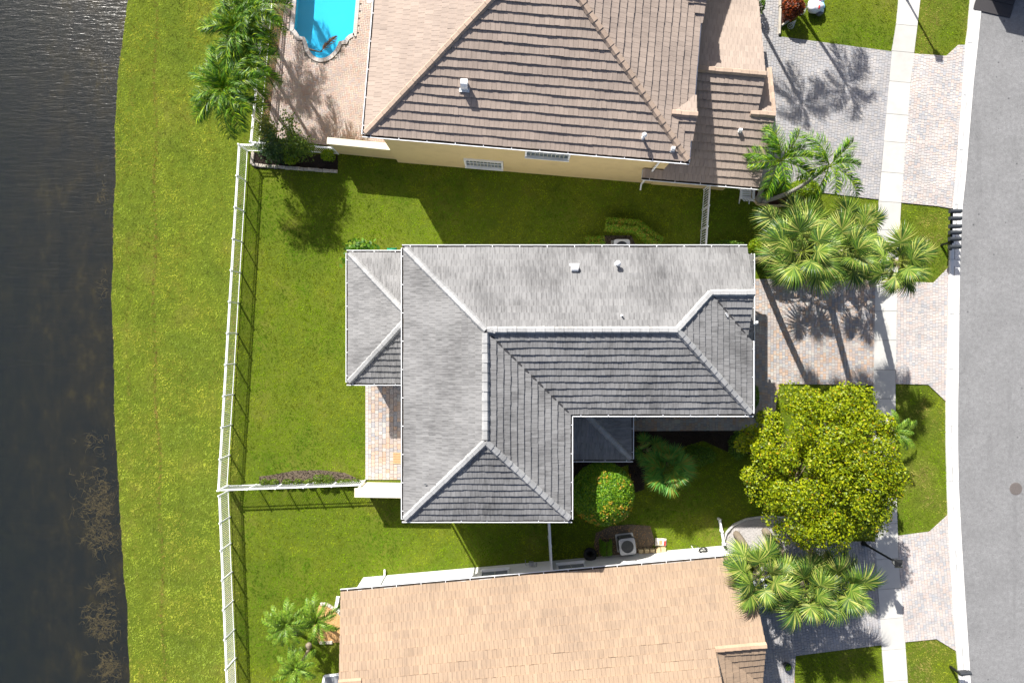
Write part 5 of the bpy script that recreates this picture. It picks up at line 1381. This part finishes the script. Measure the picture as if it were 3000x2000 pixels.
# ---------------------------------------------------------------- street lamps
def street_lamp(label, x, y, h=3.4):
    t = thing('street_lamp', label, 'street lamp', (x, y, 0), 'black street lamps along the sidewalk')
    MB().lathe((x, y, 0), [(.14, 0), (.14, .12), (.09, .2), (.07, .5), (.055, .6), (.05, h - .45), (.07, h - .42), (.05, h - .38)], 16).build('pole', M['black'], t, True)
    mb = MB(); b = .13; tp = .21
    for k in range(4):
        a = k * math.pi / 2 + math.pi / 4; mb.beam((x + b * math.cos(a), y + b * math.sin(a), h - .38), (x + tp * math.cos(a), y + tp * math.sin(a), h + .02), .025, .025)
    mb.box((x, y, h - .38), (.2, .2, .03)); mb.build('lantern_frame', M['black'], t)
    mb = MB(); mb.add([(x + r_ * math.cos(a), y + r_ * math.sin(a), z) for z, r_ in ((h - .36, .12), (h + .01, .195)) for a in [k * math.pi / 2 + math.pi / 4 for k in range(4)]], [(0, 1, 5, 4), (1, 2, 6, 5), (2, 3, 7, 6), (3, 0, 4, 7)]); mb.build('lantern_glass', M['lamp_glass'], t)
    mb = MB(); r_ = .40
    mb.add([(x - r_ / 2, y - r_ / 2, h + .02), (x + r_ / 2, y - r_ / 2, h + .02), (x + r_ / 2, y + r_ / 2, h + .02), (x - r_ / 2, y + r_ / 2, h + .02), (x - .09, y - .09, h + .16), (x + .09, y - .09, h + .16), (x + .09, y + .09, h + .16), (x - .09, y + .09, h + .16)],
           [(3, 2, 1, 0), (4, 5, 6, 7), (0, 1, 5, 4), (1, 2, 6, 5), (2, 3, 7, 6), (3, 0, 4, 7)]); rf = mb.build('lantern_roof', M['black'], t)
    MB().lathe((x, y, h + .16), [(.03, 0), (.02, .05), (.03, .08), (.001, .12)], 10).build('finial', M['black'], rf, True)
    MB().box((x + .04, y - .05, h + .17), (.05, .03, .02)).build('sensor', M['white'], rf)
M['lamp_glass'] = simple('lamp_glass', (.35, .36, .36), .15, .05, 3, spec=.6)
p = W(2632, 1650, 3.4); street_lamp('black street lamp beside the sidewalk below the big round tree', p[0], p[1])
street_lamp('black street lamp beyond the top edge, its shadow crossing the sidewalk', 21.15, 18.95)

# ---------------------------------------------------------------- mailboxes
def mailbox(parent, c, rz, L=.56, w=.20, h=.24):
    n = 8; pr = [(-w / 2, 0)] + [(-w / 2 * math.cos(math.pi * k / n), h * .6 + h * .4 * math.sin(math.pi * k / n)) for k in range(n + 1)] + [(w / 2, 0)]
    m_ = len(pr); mb = MB(); vs = [(-L / 2, p[0], p[1]) for p in pr] + [(L / 2, p[0], p[1]) for p in pr]
    mb.add(vs, [(i, i + 1, m_ + i + 1, m_ + i) for i in range(m_ - 1)] + [(m_ - 1, 0, m_, 2 * m_ - 1), list(range(m_))[::-1], list(range(m_, 2 * m_))])
    F = Matrix.Translation(c) @ Matrix.Rotation(rz, 4, 'Z'); b = mb.build('mailbox', M['dark_plastic'], parent, M=F)
    d = MB(); k = 1.06; d.add([(L / 2 + z, p[0] * k, p[1] * k - .005) for z in (0, .02) for p in pr], [list(range(m_))[::-1], list(range(m_, 2 * m_))] + [(i, (i + 1) % m_, m_ + (i + 1) % m_, m_ + i) for i in range(m_)]); dr = d.build('mailbox_door', M['dark_plastic'], b, M=F)
    f = MB(); f.box((L * .1, w / 2 + .012, h * .75), (.12, .008, .03)); f.build('flag', M['black'], b, M=F)
    g = MB(); g.box((-L * .02, 0, -.04), (L * .75, w * .9, .06)); g.build('shelf', M['black'], b, M=F)
mt = thing('mailbox_stand', 'row of six black mailboxes on one post beside the road', 'mailboxes', W(2757, 717))
p = W(2757, 717); MB().box((p[0], p[1], .5), (.10, .10, 1.0)).build('post', M['black'], mt)
q0 = W(2793, 724, 1.05); q5 = W(2797, 618, 1.05)
MB().beam((q0[0] - .1, q0[1] - .15, .97), (q5[0] - .1, q5[1] + .15, .97), .10, .10).build('beam', M['black'], mt)
MB().beam((p[0], p[1], .6), (p[0] - .02, p[1] + .5, .95), .06, .06).build('brace', M['black'], mt)
for py_ in (724, 701, 682, 664, 641, 620):
    c = W(2792 + (724 - py_) * .02, py_, 1.06); mailbox(mt, c, 0)
mt2 = thing('mailbox_stand', 'single black mailbox on a post at the bottom right by the road', 'mailbox', W(2784, 1951))
p = W(2784, 1951); MB().box((p[0], p[1], .5), (.10, .10, 1.0)).build('post', M['black'], mt2); c = W(2822, 1968, 1.05); mailbox(mt2, c, R(4))
MB().beam((p[0] - .1, p[1], .93), (c[0] + .1, c[1], .97), .1, .08).build('arm', M['black'], mt2)

# ---------------------------------------------------------------- manhole
p = W(2976, 1431); t = thing('manhole_cover', 'round iron manhole cover in the road', 'manhole cover', (p[0], p[1], .0))
M['iron'] = simple('cast_iron', (.13, .115, .11), .7, .25, 20)
MB().lathe((p[0], p[1], .0), [(.34, 0), (.34, .008), (.30, .012), (.30, .006)], 32).build('ring', M['iron'], t)
ld = MB().lathe((p[0], p[1], .0), [(.295, 0), (.295, .010), (.001, .010)], 32).build('lid', M['iron'], t)
mb = MB()
for i in range(-4, 5):
    w_ = math.sqrt(max(0, .27 ** 2 - (i * .06) ** 2)); mb.box((p[0] + i * .06, p[1], .0145), (.022, 2 * w_, .009)); mb.box((p[0], p[1] + i * .06, .0135), (2 * w_, .022, .007))
mb.build('tread', M['iron'], ld)

# ---------------------------------------------------------------- air conditioners
def condenser(label, cx, cy, w, h, rz, mat='grey_metal'):
    t = thing('air_conditioner', label, 'air conditioner', (cx, cy, .0), 'outdoor air conditioner units'); F = Matrix.Translation((cx, cy, 0)) @ Matrix.Rotation(rz, 4, 'Z')
    def rr(s, r, n=5):
        return [(sx * (s / 2 - r) + r * math.cos(a), sy * (s / 2 - r) + r * math.sin(a)) for sx, sy, a0 in ((1, 1, 0), (-1, 1, 90), (-1, -1, 180), (1, -1, 270)) for a in [R(a0 + 90 * k / n) for k in range(n + 1)]]
    MB().prism(rr(w * 1.12, .05), 0.0, .06).build('pad', M['concrete'], t, M=F)
    MB().prism(rr(w * .93, .1), .06, h - .03).build('body', M['dark_plastic'], t, M=F)
    mb = MB(); n = 22
    for k in range(4):
        for i in range(n):
            q = (i + .5) / n * (w - .16) - (w - .16) / 2; a = k * math.pi / 2; x, y = w / 2 - .015, q; mb.box((x * math.cos(a) - y * math.sin(a), x * math.sin(a) + y * math.cos(a), h / 2 + .02), (.03, .014, h - .14), a)
    mb.build('louvres', M[mat], t, M=F)
    # top panel: rounded square with a round opening
    o = []
    for k in range(48):
        a_ = 2 * math.pi * k / 48; ca_, sa_ = math.cos(a_), math.sin(a_); q_ = (abs(ca_) ** 7 + abs(sa_) ** 7) ** (-1 / 7) * w * .51; o.append((ca_ * q_, sa_ * q_))
    R_ = w * .385; top = MB(); n = len(o); ring = [(R_ * math.cos(math.atan2(p[1], p[0])), R_ * math.sin(math.atan2(p[1], p[0]))) for p in o]
    top.add([(p[0], p[1], h) for p in o] + [(p[0], p[1], h + .025) for p in ring] + [(p[0], p[1], h - .05) for p in o] + [(p[0] * .95, p[1] * .95, h - .22) for p in ring],
            [(i, (i + 1) % n, n + (i + 1) % n, n + i) for i in range(n)] + [(2 * n + i, 2 * n + (i + 1) % n, (i + 1) % n, i) for i in range(n)] + [(n + i, n + (i + 1) % n, 3 * n + (i + 1) % n, 3 * n + i) for i in range(n)])
    tp = top.build('top_panel', M[mat], t, M=F)
    MB().lathe((0, 0, h - .20), [(R_ * .98, 0), (.001, 0)], 28).build('fan_well', M['black'], tp, M=F)
    fn = MB().lathe((0, 0, h - .16), [(.075, 0), (.075, .08), (.001, .1)], 18).build('fan', M['black'], t, M=F)
    for k in range(3):
        a0 = R(90 + 120 * k); b = MB(); q = [(.08, -.25), (R_ * .9, -.38), (R_ * .9, .38), (.08, .35)]
        b.add([(r_ * math.cos(a0 + a), r_ * math.sin(a0 + a), h - .10 + .06 * (a / .38)) for r_, a in q], [(0, 1, 2, 3)]); b.build('fan_blade', M['galv'], fn, M=F)
    g = MB()
    for k in range(5):
        r_ = R_ * (.3 + .17 * k); pts = [(r_ * math.cos(R(a)), r_ * math.sin(R(a)), h + .03) for a in range(0, 361, 15)]; g.tube(pts, .003, 3, cap=False)
    for k in range(8): g.beam((0, 0, h + .03), (R_ * math.cos(k * math.pi / 4), R_ * math.sin(k * math.pi / 4), h + .03), .006, .006)
    g.build('guard', M['black'], t, M=F)
p = W(1838, 1600, .8); condenser('grey air conditioner with round fan beside the tan house wall', p[0], p[1], .86, .82, R(7))
p = W(1822, 718, .75); condenser('pale air conditioner half hidden under the north gutter of the grey house', p[0], p[1] - .12, .85, .75, 0, 'galv')

# ---------------------------------------------------------------- tyre, hose, bag, gas meter and other small things
p = W(1729, 1623, .3); t = thing('car_tyre', 'black car tyre leaning against the white wall', 'tyre', (p[0], p[1], 0))
ax_ = Vector((.05, .62, .78)).normalized()
pr = [(.19, -.10), (.26, -.115), (.325, -.10), (.345, -.06), (.35, 0), (.345, .06), (.325, .10), (.26, .115), (.19, .10), (.17, .09), (.17, -.09), (.19, -.10)]
MB().lathe((p[0], p[1], .30), pr, 36, axis=ax_).build('tyre', M['rubber'], t, True)
mb = MB(); 
Q = Vector((0, 0, 1)).rotation_difference(ax_).to_matrix()
for i in range(48):
    a = i * 2 * math.pi / 48
    for zz in (-.065, 0, .065):
        c = Vector((p[0], p[1], .30)) + Q @ Vector((.350 * math.cos(a + (.06 if zz else 0)), .350 * math.sin(a + (.06 if zz else 0)), zz)); mb.box(c, (.012, .03, .05), M=(Q @ Matrix.Rotation(a, 3, 'Z')).to_4x4())
mb.build('tread', M['rubber'], t)
p = W(2050, 1605, .2); t = thing('hose_coil', 'coiled black garden hose on the white wall near the gravel bed', 'hose', (p[0], p[1], 0))
mb = MB(); pts = []
for i in range(150):
    a = i * .3; r_ = .19 + .03 * math.sin(i * .7); pts.append((p[0] + r_ * math.cos(a), p[1] + r_ * .75 * math.sin(a) + .001 * i, .75 + .12 * math.sin(i * .35) * .4 + .0012 * i))
mb.tube(pts, .014, 5); mb.tube([pts[0], (p[0] - .3, p[1] + .2, .4), (p[0] - .5, p[1] + .18, .1)], .014, 5); mb.build('hose', M['black'], t, True)
MB().box((p[0], p[1] - .13, .75), (.22, .12, .3)).build('bracket', M['grey_metal'], t); MB().tube([(p[0] - .42, p[1] + .1, .05), (p[0] - .36, p[1] - .05, .45)], .02, 6).build('tap', M['white'], t)
# soil bag
p = W(1935, 1586); t = thing('soil_bag', 'cream plastic garden bag with a red label lying on the lawn', 'bag', (p[0], p[1], 0))
F = Matrix.Translation((p[0], p[1], .0)) @ Matrix.Rotation(R(-3), 4, 'Z'); mb = MB(); nx, ny = 10, 8; vs = []; fs = []
for side in (1, -1):
    for i in range(nx + 1):
        for j in range(ny + 1):
            u, v = i / nx * 2 - 1, j / ny * 2 - 1; z = .075 + side * .075 * ((1 - u ** 4) * (1 - v ** 4)) ** .5 + .006 * math.sin(9 * u + 4 * v); vs.append((u * .30, v * .21 * (1 + .04 * math.sin(5 * u)), max(0.0, z)))
for s in range(2):
    b_ = s * (nx + 1) * (ny + 1)
    for i in range(nx):
        for j in range(ny):
            q = [b_ + i * (ny + 1) + j, b_ + (i + 1) * (ny + 1) + j, b_ + (i + 1) * (ny + 1) + j + 1, b_ + i * (ny + 1) + j + 1]; fs.append(q if s == 0 else q[::-1])
mb.add(vs, fs); M['bag'] = simple('cream_plastic', (.62, .58, .50), .5, .1, 6); mb.build('sack', M['bag'], t, True, M=F)
def decal(name, u0, u1, v0, v1, mat, zo=.006):
    mb = MB(); n = 5; vs = []
    for i in range(n + 1):
        for j in range(n + 1):
            u = u0 + (u1 - u0) * i / n; v = v0 + (v1 - v0) * j / n; vs.append((u * .30, v * .21, .075 + .075 * ((1 - u ** 4) * (1 - v ** 4)) ** .5 + .006 * math.sin(9 * u + 4 * v) + zo))
    mb.add(vs, [(i * (n + 1) + j, (i + 1) * (n + 1) + j, (i + 1) * (n + 1) + j + 1, i * (n + 1) + j + 1) for i in range(n) for j in range(n)]); mb.build(name, mat, t, M=F)
decal('label_print', .52, .88, -.8, .45, M['red']); decal('picture_print', -.35, .2, -.5, .6, M['wood'])
# gas meter on the tan wall
p = W(1556, 1645, .5); t = thing('gas_meter', 'grey gas meter with pipes on the shaded tan house wall', 'meter', (p[0], p[1], 0))
mb = MB(); mb.box((p[0], p[1], .75), (.24, .16, .26)); mb.lathe((p[0], p[1], .88), [(.09, 0), (.09, .05), (.001, .06)], 14); mb.build('meter_box', M['grey_metal'], t)
mb = MB(); mb.tube([(p[0] - .3, p[1] - .03, .05), (p[0] - .3, p[1] - .03, .95), (p[0] - .08, p[1], .95)], .018, 6); mb.tube([(p[0] + .12, p[1], .8), (p[0] + .27, p[1], .8), (p[0] + .27, p[1] - .05, 1.1)], .018, 6); mb.lathe((p[0] + .27, p[1], .72), [(.05, 0), (.06, .08), (.001, .12)], 12); mb.build('pipes', M['grey_metal'], t)
# door mat on patio, green hose reel by porch
p = W(1172, 1341); t = thing('slatted_mat', 'wooden slatted mat on the back patio beside the wall', 'mat', (p[0], p[1], .045))
for i in range(7): MB().box((p[0], p[1] - .26 + i * .088, .075), (.72, .07, .022)).build('slat', M['wood'], t)
for x in (-.3, .3): MB().box((p[0] + x, p[1], .056), (.05, .6, .016)).build('batten', M['wood'], t)
p = W(1150, 736, .6); t = thing('hose_reel', 'coiled green garden hose behind the porch gutter', 'hose', (p[0], p[1], 0)); mb = MB()
pts = [(p[0] + .25 * math.cos(i * .3), p[1] + .05 + .0015 * i - .1, .75 + .25 * math.sin(i * .3)) for i in range(90)]; mb.tube([(q[0], q[1] + .1 * math.sin(q[2] * 3), q[2]) for q in pts], .016, 5); mb.tube([pts[0], (p[0] - .3, p[1] + .05, .35), (p[0] - .45, p[1] + .12, .05)], .016, 5); mb.build('hose', M['green_hose'], t, True)
MB().box((p[0], p[1] - .22, .75), (.3, .1, .4)).build('holder', M['white'], t)
# white garden chair
p = W(2180, 568); t = thing('garden_chair', 'white wooden garden chair below the yellow garage gutter', 'chair', (p[0], p[1], 0)); F = Matrix.Translation((p[0], p[1], 0)) @ Matrix.Rotation(R(178), 4, 'Z')
for i in range(5): MB().box((0, -.22 + i * .11, .36 - .02 * i), (.55, .09, .025)).build('seat_slat', M['white'], t, M=F)
for i in range(5): MB().beam((-.22 + i * .11, .26, .28), (-.26 + i * .13, .58, .95 - .03 * abs(i - 2)), .09, .02, up=(0, 1, 0)).build('back_slat', M['white'], t, M=F)
for s in (-1, 1):
    MB().box((s * .30, -.24, .26), (.05, .08, .52)).build('leg', M['white'], t, M=F); MB().beam((s * .27, -.25, .3), (s * .27, .55, .03), .03, .1).build('leg', M['white'], t, M=F); MB().box((s * .33, .05, .54), (.13, .7, .025)).build('armrest', M['white'], t, M=F)
# wire spiral ornaments
def spiral(label, cx, cy, rz):
    p = W(cx, cy); t = thing('wire_ornament', label, 'ornament', (p[0], p[1], 0), 'white wire spiral ornaments'); mb = MB(); h = .75
    pts = [(p[0] + (.17 * (1 - i / 110) + .008) * math.cos(i * .36), p[1] + (.17 * (1 - i / 110) + .008) * math.sin(i * .36), .04 + h * i / 110) for i in range(110)]; mb.tube(pts, .008, 5); mb.build('spiral', M['white'], t, True)
    b = MB(); b.tube([(p[0], p[1], .0), (p[0], p[1], h + .12)], .008, 5); b.build('stake', M['white'], t)
spiral('white wire spiral ornament nearest the croton shrub', 2347, 38, 0); spiral('white wire spiral ornament on the lawn below the red mulch bed', 2314, 80, 0)
# collapsed inflatable lawn figure, white and pink
p = W(2392, 18, .3); t = thing('inflatable_decoration', 'sagging white and pink inflatable lawn decoration at the top edge', 'inflatable', (p[0], p[1], 0))
M['vinyl_white'] = simple('white_vinyl', (.74, .75, .78), .35, .06, 4, bump=.2); M['vinyl_pink'] = simple('pink_vinyl', (.75, .16, .36), .35, .1, 4); M['vinyl_blue'] = simple('blue_vinyl', (.25, .55, .70), .35); M['vinyl_grey'] = simple('grey_vinyl', (.10, .11, .12), .4)
def blob(c, r, n=3, amp=.09, seed=0):
    bm = bmesh.new(); bmesh.ops.create_icosphere(bm, subdivisions=n, radius=1); rg = random.Random(seed); ds = [Vector((rg.gauss(0, 1), rg.gauss(0, 1), rg.gauss(0, 1))).normalized() for _ in range(9)]; me = bpy.data.meshes.new('blob')
    for v in bm.verts:
        d = v.co.normalized(); k = 1 + amp * sum(math.sin(5 * d.dot(q) + i) for i, q in enumerate(ds)) / 3; v.co = Vector((d.x * r[0] * k, d.y * r[1] * k, d.z * r[2] * k)) + Vector(c)
        v.co.z = max(.01, v.co.z)
    for f in bm.faces: f.smooth = True
    bm.to_mesh(me); bm.free(); return me
for i, (nm, dx, dy_, dz, r, m_) in enumerate([('body', -.08, -.02, .3, (.42, .40, .34), 'vinyl_white'), ('head', -.28, -.12, .42, (.25, .24, .22), 'vinyl_white'), ('body', .10, .38, .3, (.36, .3, .28), 'vinyl_white'), ('patch', .02, .26, .50, (.20, .11, .1), 'vinyl_pink'), ('arm', .25, -.05, .38, (.15, .2, .15), 'vinyl_blue'), ('scarf', .02, -.18, .58, (.05, .12, .06), 'red'), ('boot', .2, -.36, .2, (.2, .13, .14), 'vinyl_grey'), ('boot', .28, -.24, .22, (.15, .12, .14), 'vinyl_white')]):
    obj(nm, blob((p[0] + dx, p[1] + dy_, dz), r, 3, .09, i), t, None, M[m_])
# dead palm frond in the pool, roof litter
random.seed(33)
G_DEAD = [(.10, .03, .01), (.16, .06, .012), (.05, .018, .01), (.2, .09, .02), (.08, .03, .012)]
dead = frond_mesh(1.5, 60, .34, R(30), G_DEAD, .5, .022); p = W(938, 150, 0)
t = thing('dead_palm_frond', 'dead brown palm frond floating in the swimming pool', 'palm frond', (p[0], p[1], -.08))
obj('frond', dead, t, Matrix.Translation((p[0], p[1], -.06)) @ Matrix.Rotation(R(42), 4, 'Z') @ Matrix.Diagonal((.9, .8, .15, 1)))
a = Vector(W(896, 142, -.05)); b = Vector(W(936, 153, -.08)); MB().tube([a, a.lerp(b, .4), b, Vector(W(948, 150, -.08))], [.07, .055, .03, .012], 8).build('stalk', M['bark'], t, True)
def litter(label, px, py, z, pts):
    t = thing('roof_litter', label, 'debris', W(px, py, z)); mb = MB()
    for (x0, y0, x1, y1) in pts: mb.beam(W(x0, y0, z + .04), W(x1, y1, z + .05), .05, .015)
    mb.build('dry_leaf', M['vinyl_grey'], t)
litter('dark dry leaf lying on the grey roof near its lower left hip', 1262, 1407, 6.85, [(1260, 1414, 1264, 1400), (1243, 1418, 1249, 1417)])
litter('thin dark dry leaf on the grey roof near the ridge end', 1976, 930, 7.55, [(1967, 930, 1977, 930), (1977, 930, 1986, 928)])
p = W(2129, 922, 7.0); t = thing('roof_debris', 'small pale metal strip lying in the valley of the grey roof', 'debris', (p[0], p[1], p[2])); MB().beam((p[0] - .06, p[1] + .09, 7.02), (p[0] + .06, p[1] - .09, 6.98), .07, .03).build('strip', M['galv'], t)

q = PX([(952, 1977), (1016, 1970), (1020, 2080), (930, 2080)]); HARD.append(q)
t = thing('patio_slab', 'dark patio slab with pale edge at the bottom left corner of the tan house', 'patio', (*q[0], 0)); MB().prism(q, -.02, .06).build('slab', M['grey_metal'], t)
for a_, b_ in ((0, 1), (3, 0)): MB().beam((*q[a_], .075), (*q[b_], .075), .12, .06).build('edge_stone', M['white'], t)
p = W(1083, 5); t = thing('skimmer_lid', 'round white pool skimmer lid in the brick deck', 'lid', (p[0], p[1], .04)); MB().lathe((p[0], p[1], .045), [(.13, 0), (.13, .012), (.11, .018), (.001, .018)], 24).build('lid', M['white'], t)
# ---------------------------------------------------------------- parked car under the fan palms
def car():
    c = W(2335, 1728, .7); t = thing('parked_car', 'silver parked car mostly hidden under the fan palms', 'car', (c[0], c[1], .05)); F = Matrix.Translation((c[0], c[1], .05)) @ Matrix.Rotation(R(185), 4, 'Z')
    M['car_paint'] = simple('silver_paint', (.50, .54, .62), .25, .03, 3, spec=.7)
    L = 4.5; st = [(-2.25, .45, .62, .70), (-2.15, .3, .85, .82), (-1.6, .25, .95, .90), (-.9, .25, .98, .91), (0, .25, .97, .91), (.9, .25, .93, .91), (1.5, .25, .86, .90), (2.05, .28, .74, .84), (2.25, .4, .6, .70)]
    mb = MB(); vs = []
    for x, z0, z1, hw_ in st: vs += [(x, -hw_, z0), (x, -hw_, (z0 + z1) / 2), (x, -hw_ * .93, z1 - .04), (x, -hw_ * .78, z1), (x, hw_ * .78, z1), (x, hw_ * .93, z1 - .04), (x, hw_, (z0 + z1) / 2), (x, hw_, z0)]
    fs = [(i * 8 + k, i * 8 + (k + 1) % 8, (i + 1) * 8 + (k + 1) % 8, (i + 1) * 8 + k) for i in range(len(st) - 1) for k in range(8)] + [list(range(8)), list(range(64, 72))[::-1]]
    mb.add(vs, fs); mb.build('body', M['car_paint'], t, True, M=F)
    cab = [(-1.75, .95, .74), (-1.05, 1.42, .60), (.15, 1.45, .60), (1.0, .95, .74)]; g = MB(); vs = []
    for x, z, hw_ in cab: vs += [(x, -hw_, z), (x, hw_, z)]
    g.add(vs + [(-1.05, -.76, .95), (.15, -.78, .95), (-1.05, .76, .95), (.15, .78, .95)], [(0, 1, 3, 2), (4, 5, 7, 6)]); 
    g.build('windscreen', M['glass'], t, M=F)
    sd = MB(); sd.add([(-1.75, -.75, .95), (1.0, -.75, .95), (.15, -.61, 1.44), (-1.05, -.61, 1.41), (-1.75, .75, .95), (1.0, .75, .95), (.15, .61, 1.44), (-1.05, .61, 1.41)], [(0, 1, 2, 3), (7, 6, 5, 4)]); sd.build('side_window', M['glass'], t, M=F)
    rf = MB(); rf.add([(-1.1, -.62, 1.41), (.2, -.62, 1.44), (.2, .62, 1.44), (-1.1, .62, 1.41), (-1.0, -.5, 1.47), (.1, -.5, 1.49), (.1, .5, 1.49), (-1.0, .5, 1.47)], [(4, 5, 6, 7), (0, 1, 5, 4), (1, 2, 6, 5), (2, 3, 7, 6), (3, 0, 4, 7)]); rf.build('roof', M['car_paint'], t, True, M=F)
    for x in (-1.4, 1.4):
        for s in (-1, 1):
            w = MB().lathe((x, s * .84, .30), [(.2, -.1), (.31, -.1), (.33, 0), (.31, .1), (.2, .1)], 24, axis=(0, 1, 0)).build('wheel', M['rubber'], t, True, M=F); MB().lathe((x, s * .86, .30), [(.2, -.06), (.2, .06), (.05, .04 * s), (.001, .05 * s)], 20, axis=(0, 1, 0)).build('rim', M['galv'], w, M=F)
    for s in (-1, 1):
        MB().box((2.16, s * .62, .62), (.12, .3, .12)).build('headlight', M['lamp_glass'], t, M=F); MB().box((-2.2, s * .62, .72), (.08, .3, .12)).build('tail_light', M['red'], t, M=F); MB().box((.75, s * .98, 1.0), (.12, .16, .12)).build('mirror', M['car_paint'], t, M=F)
car()
# ---------------------------------------------------------------- trailer at the top right, ramp on the road
def trailer():
    a = Vector(W2(2849, 29)); b = Vector(W2(2957, 54)); u = (b - a).normalized(); v = Vector((-u.y, u.x)); w = (b - a).length
    t = thing('cargo_trailer', 'dark trailer with its loading ramp lowered onto the road', 'trailer', (a.x, a.y, 0))
    M['ramp'] = simple('ramp_rubber', (.045, .043, .047), .85, .15, 40, bump=.3)
    P = lambda s, d, z: (a.x + u.x * s + v.x * d, a.y + u.y * s + v.y * d, z)
    rl = 1.55
    r = MB(); r.add([P(0, 0, .06), P(w, 0, .06), P(w, .62, .14), P(0, .62, .14), P(0, 0, .03), P(w, 0, .03), P(w, .62, .10), P(0, .62, .10)], [(0, 1, 2, 3), (7, 6, 5, 4), (0, 4, 5, 1), (1, 5, 6, 2), (3, 2, 6, 7), (0, 3, 7, 4)]); r.build('ramp_flap', M['ramp'], t)
    r = MB(); r.add([P(.03, .64, .155), P(w - .03, .64, .155), P(w - .03, rl, .42), P(.03, rl, .42), P(.03, .64, .10), P(w - .03, .64, .10), P(w - .03, rl, .36), P(.03, rl, .36)], [(0, 1, 2, 3), (7, 6, 5, 4), (0, 4, 5, 1), (1, 5, 6, 2), (3, 2, 6, 7), (0, 3, 7, 4)]); r.build('ramp', M['ramp'], t)
    for i in range(1, 5): MB().beam(P(.1, .64 + i * .18, .165 + i * .052), P(w - .1, .64 + i * .18, .165 + i * .052), .03, .015).build('ramp_rib', M['ramp'], t)
    q = [P(0, rl, 0)[:2], P(w, rl, 0)[:2], P(w, rl + 4.5, 0)[:2], P(0, rl + 4.5, 0)[:2]]
    MB().prism(q, .45, 2.5).build('box_body', M['dark_plastic'], t); MB().prism([P(-.02, rl - .02, 0)[:2], P(w + .02, rl - .02, 0)[:2], P(w + .02, rl + 4.52, 0)[:2], P(-.02, rl + 4.52, 0)[:2]], 2.502, 2.56).build('box_roof', M['dark_plastic'], t)
    for s in (-.12, w + .12):
        for d in (rl + 2.0, rl + 2.8): wc = P(s, d, .33); wh = MB().lathe(wc, [(.2, -.1), (.32, -.1), (.33, 0), (.32, .1), (.2, .1)], 20, axis=(u.x, u.y, 0)).build('wheel', M['rubber'], t, True); MB().lathe(wc, [(.19, -.07), (.19, .07), (.001, .06)], 16, axis=(u.x, u.y, 0)).build('rim', M['galv'], wh)
trailer()
HARD.append(PX([(1585, 1490), (1625, 1490), (1625, 1660), (1585, 1660)]) if False else PX([(0, 0), (1, 0), (1, 1)]))
grass()
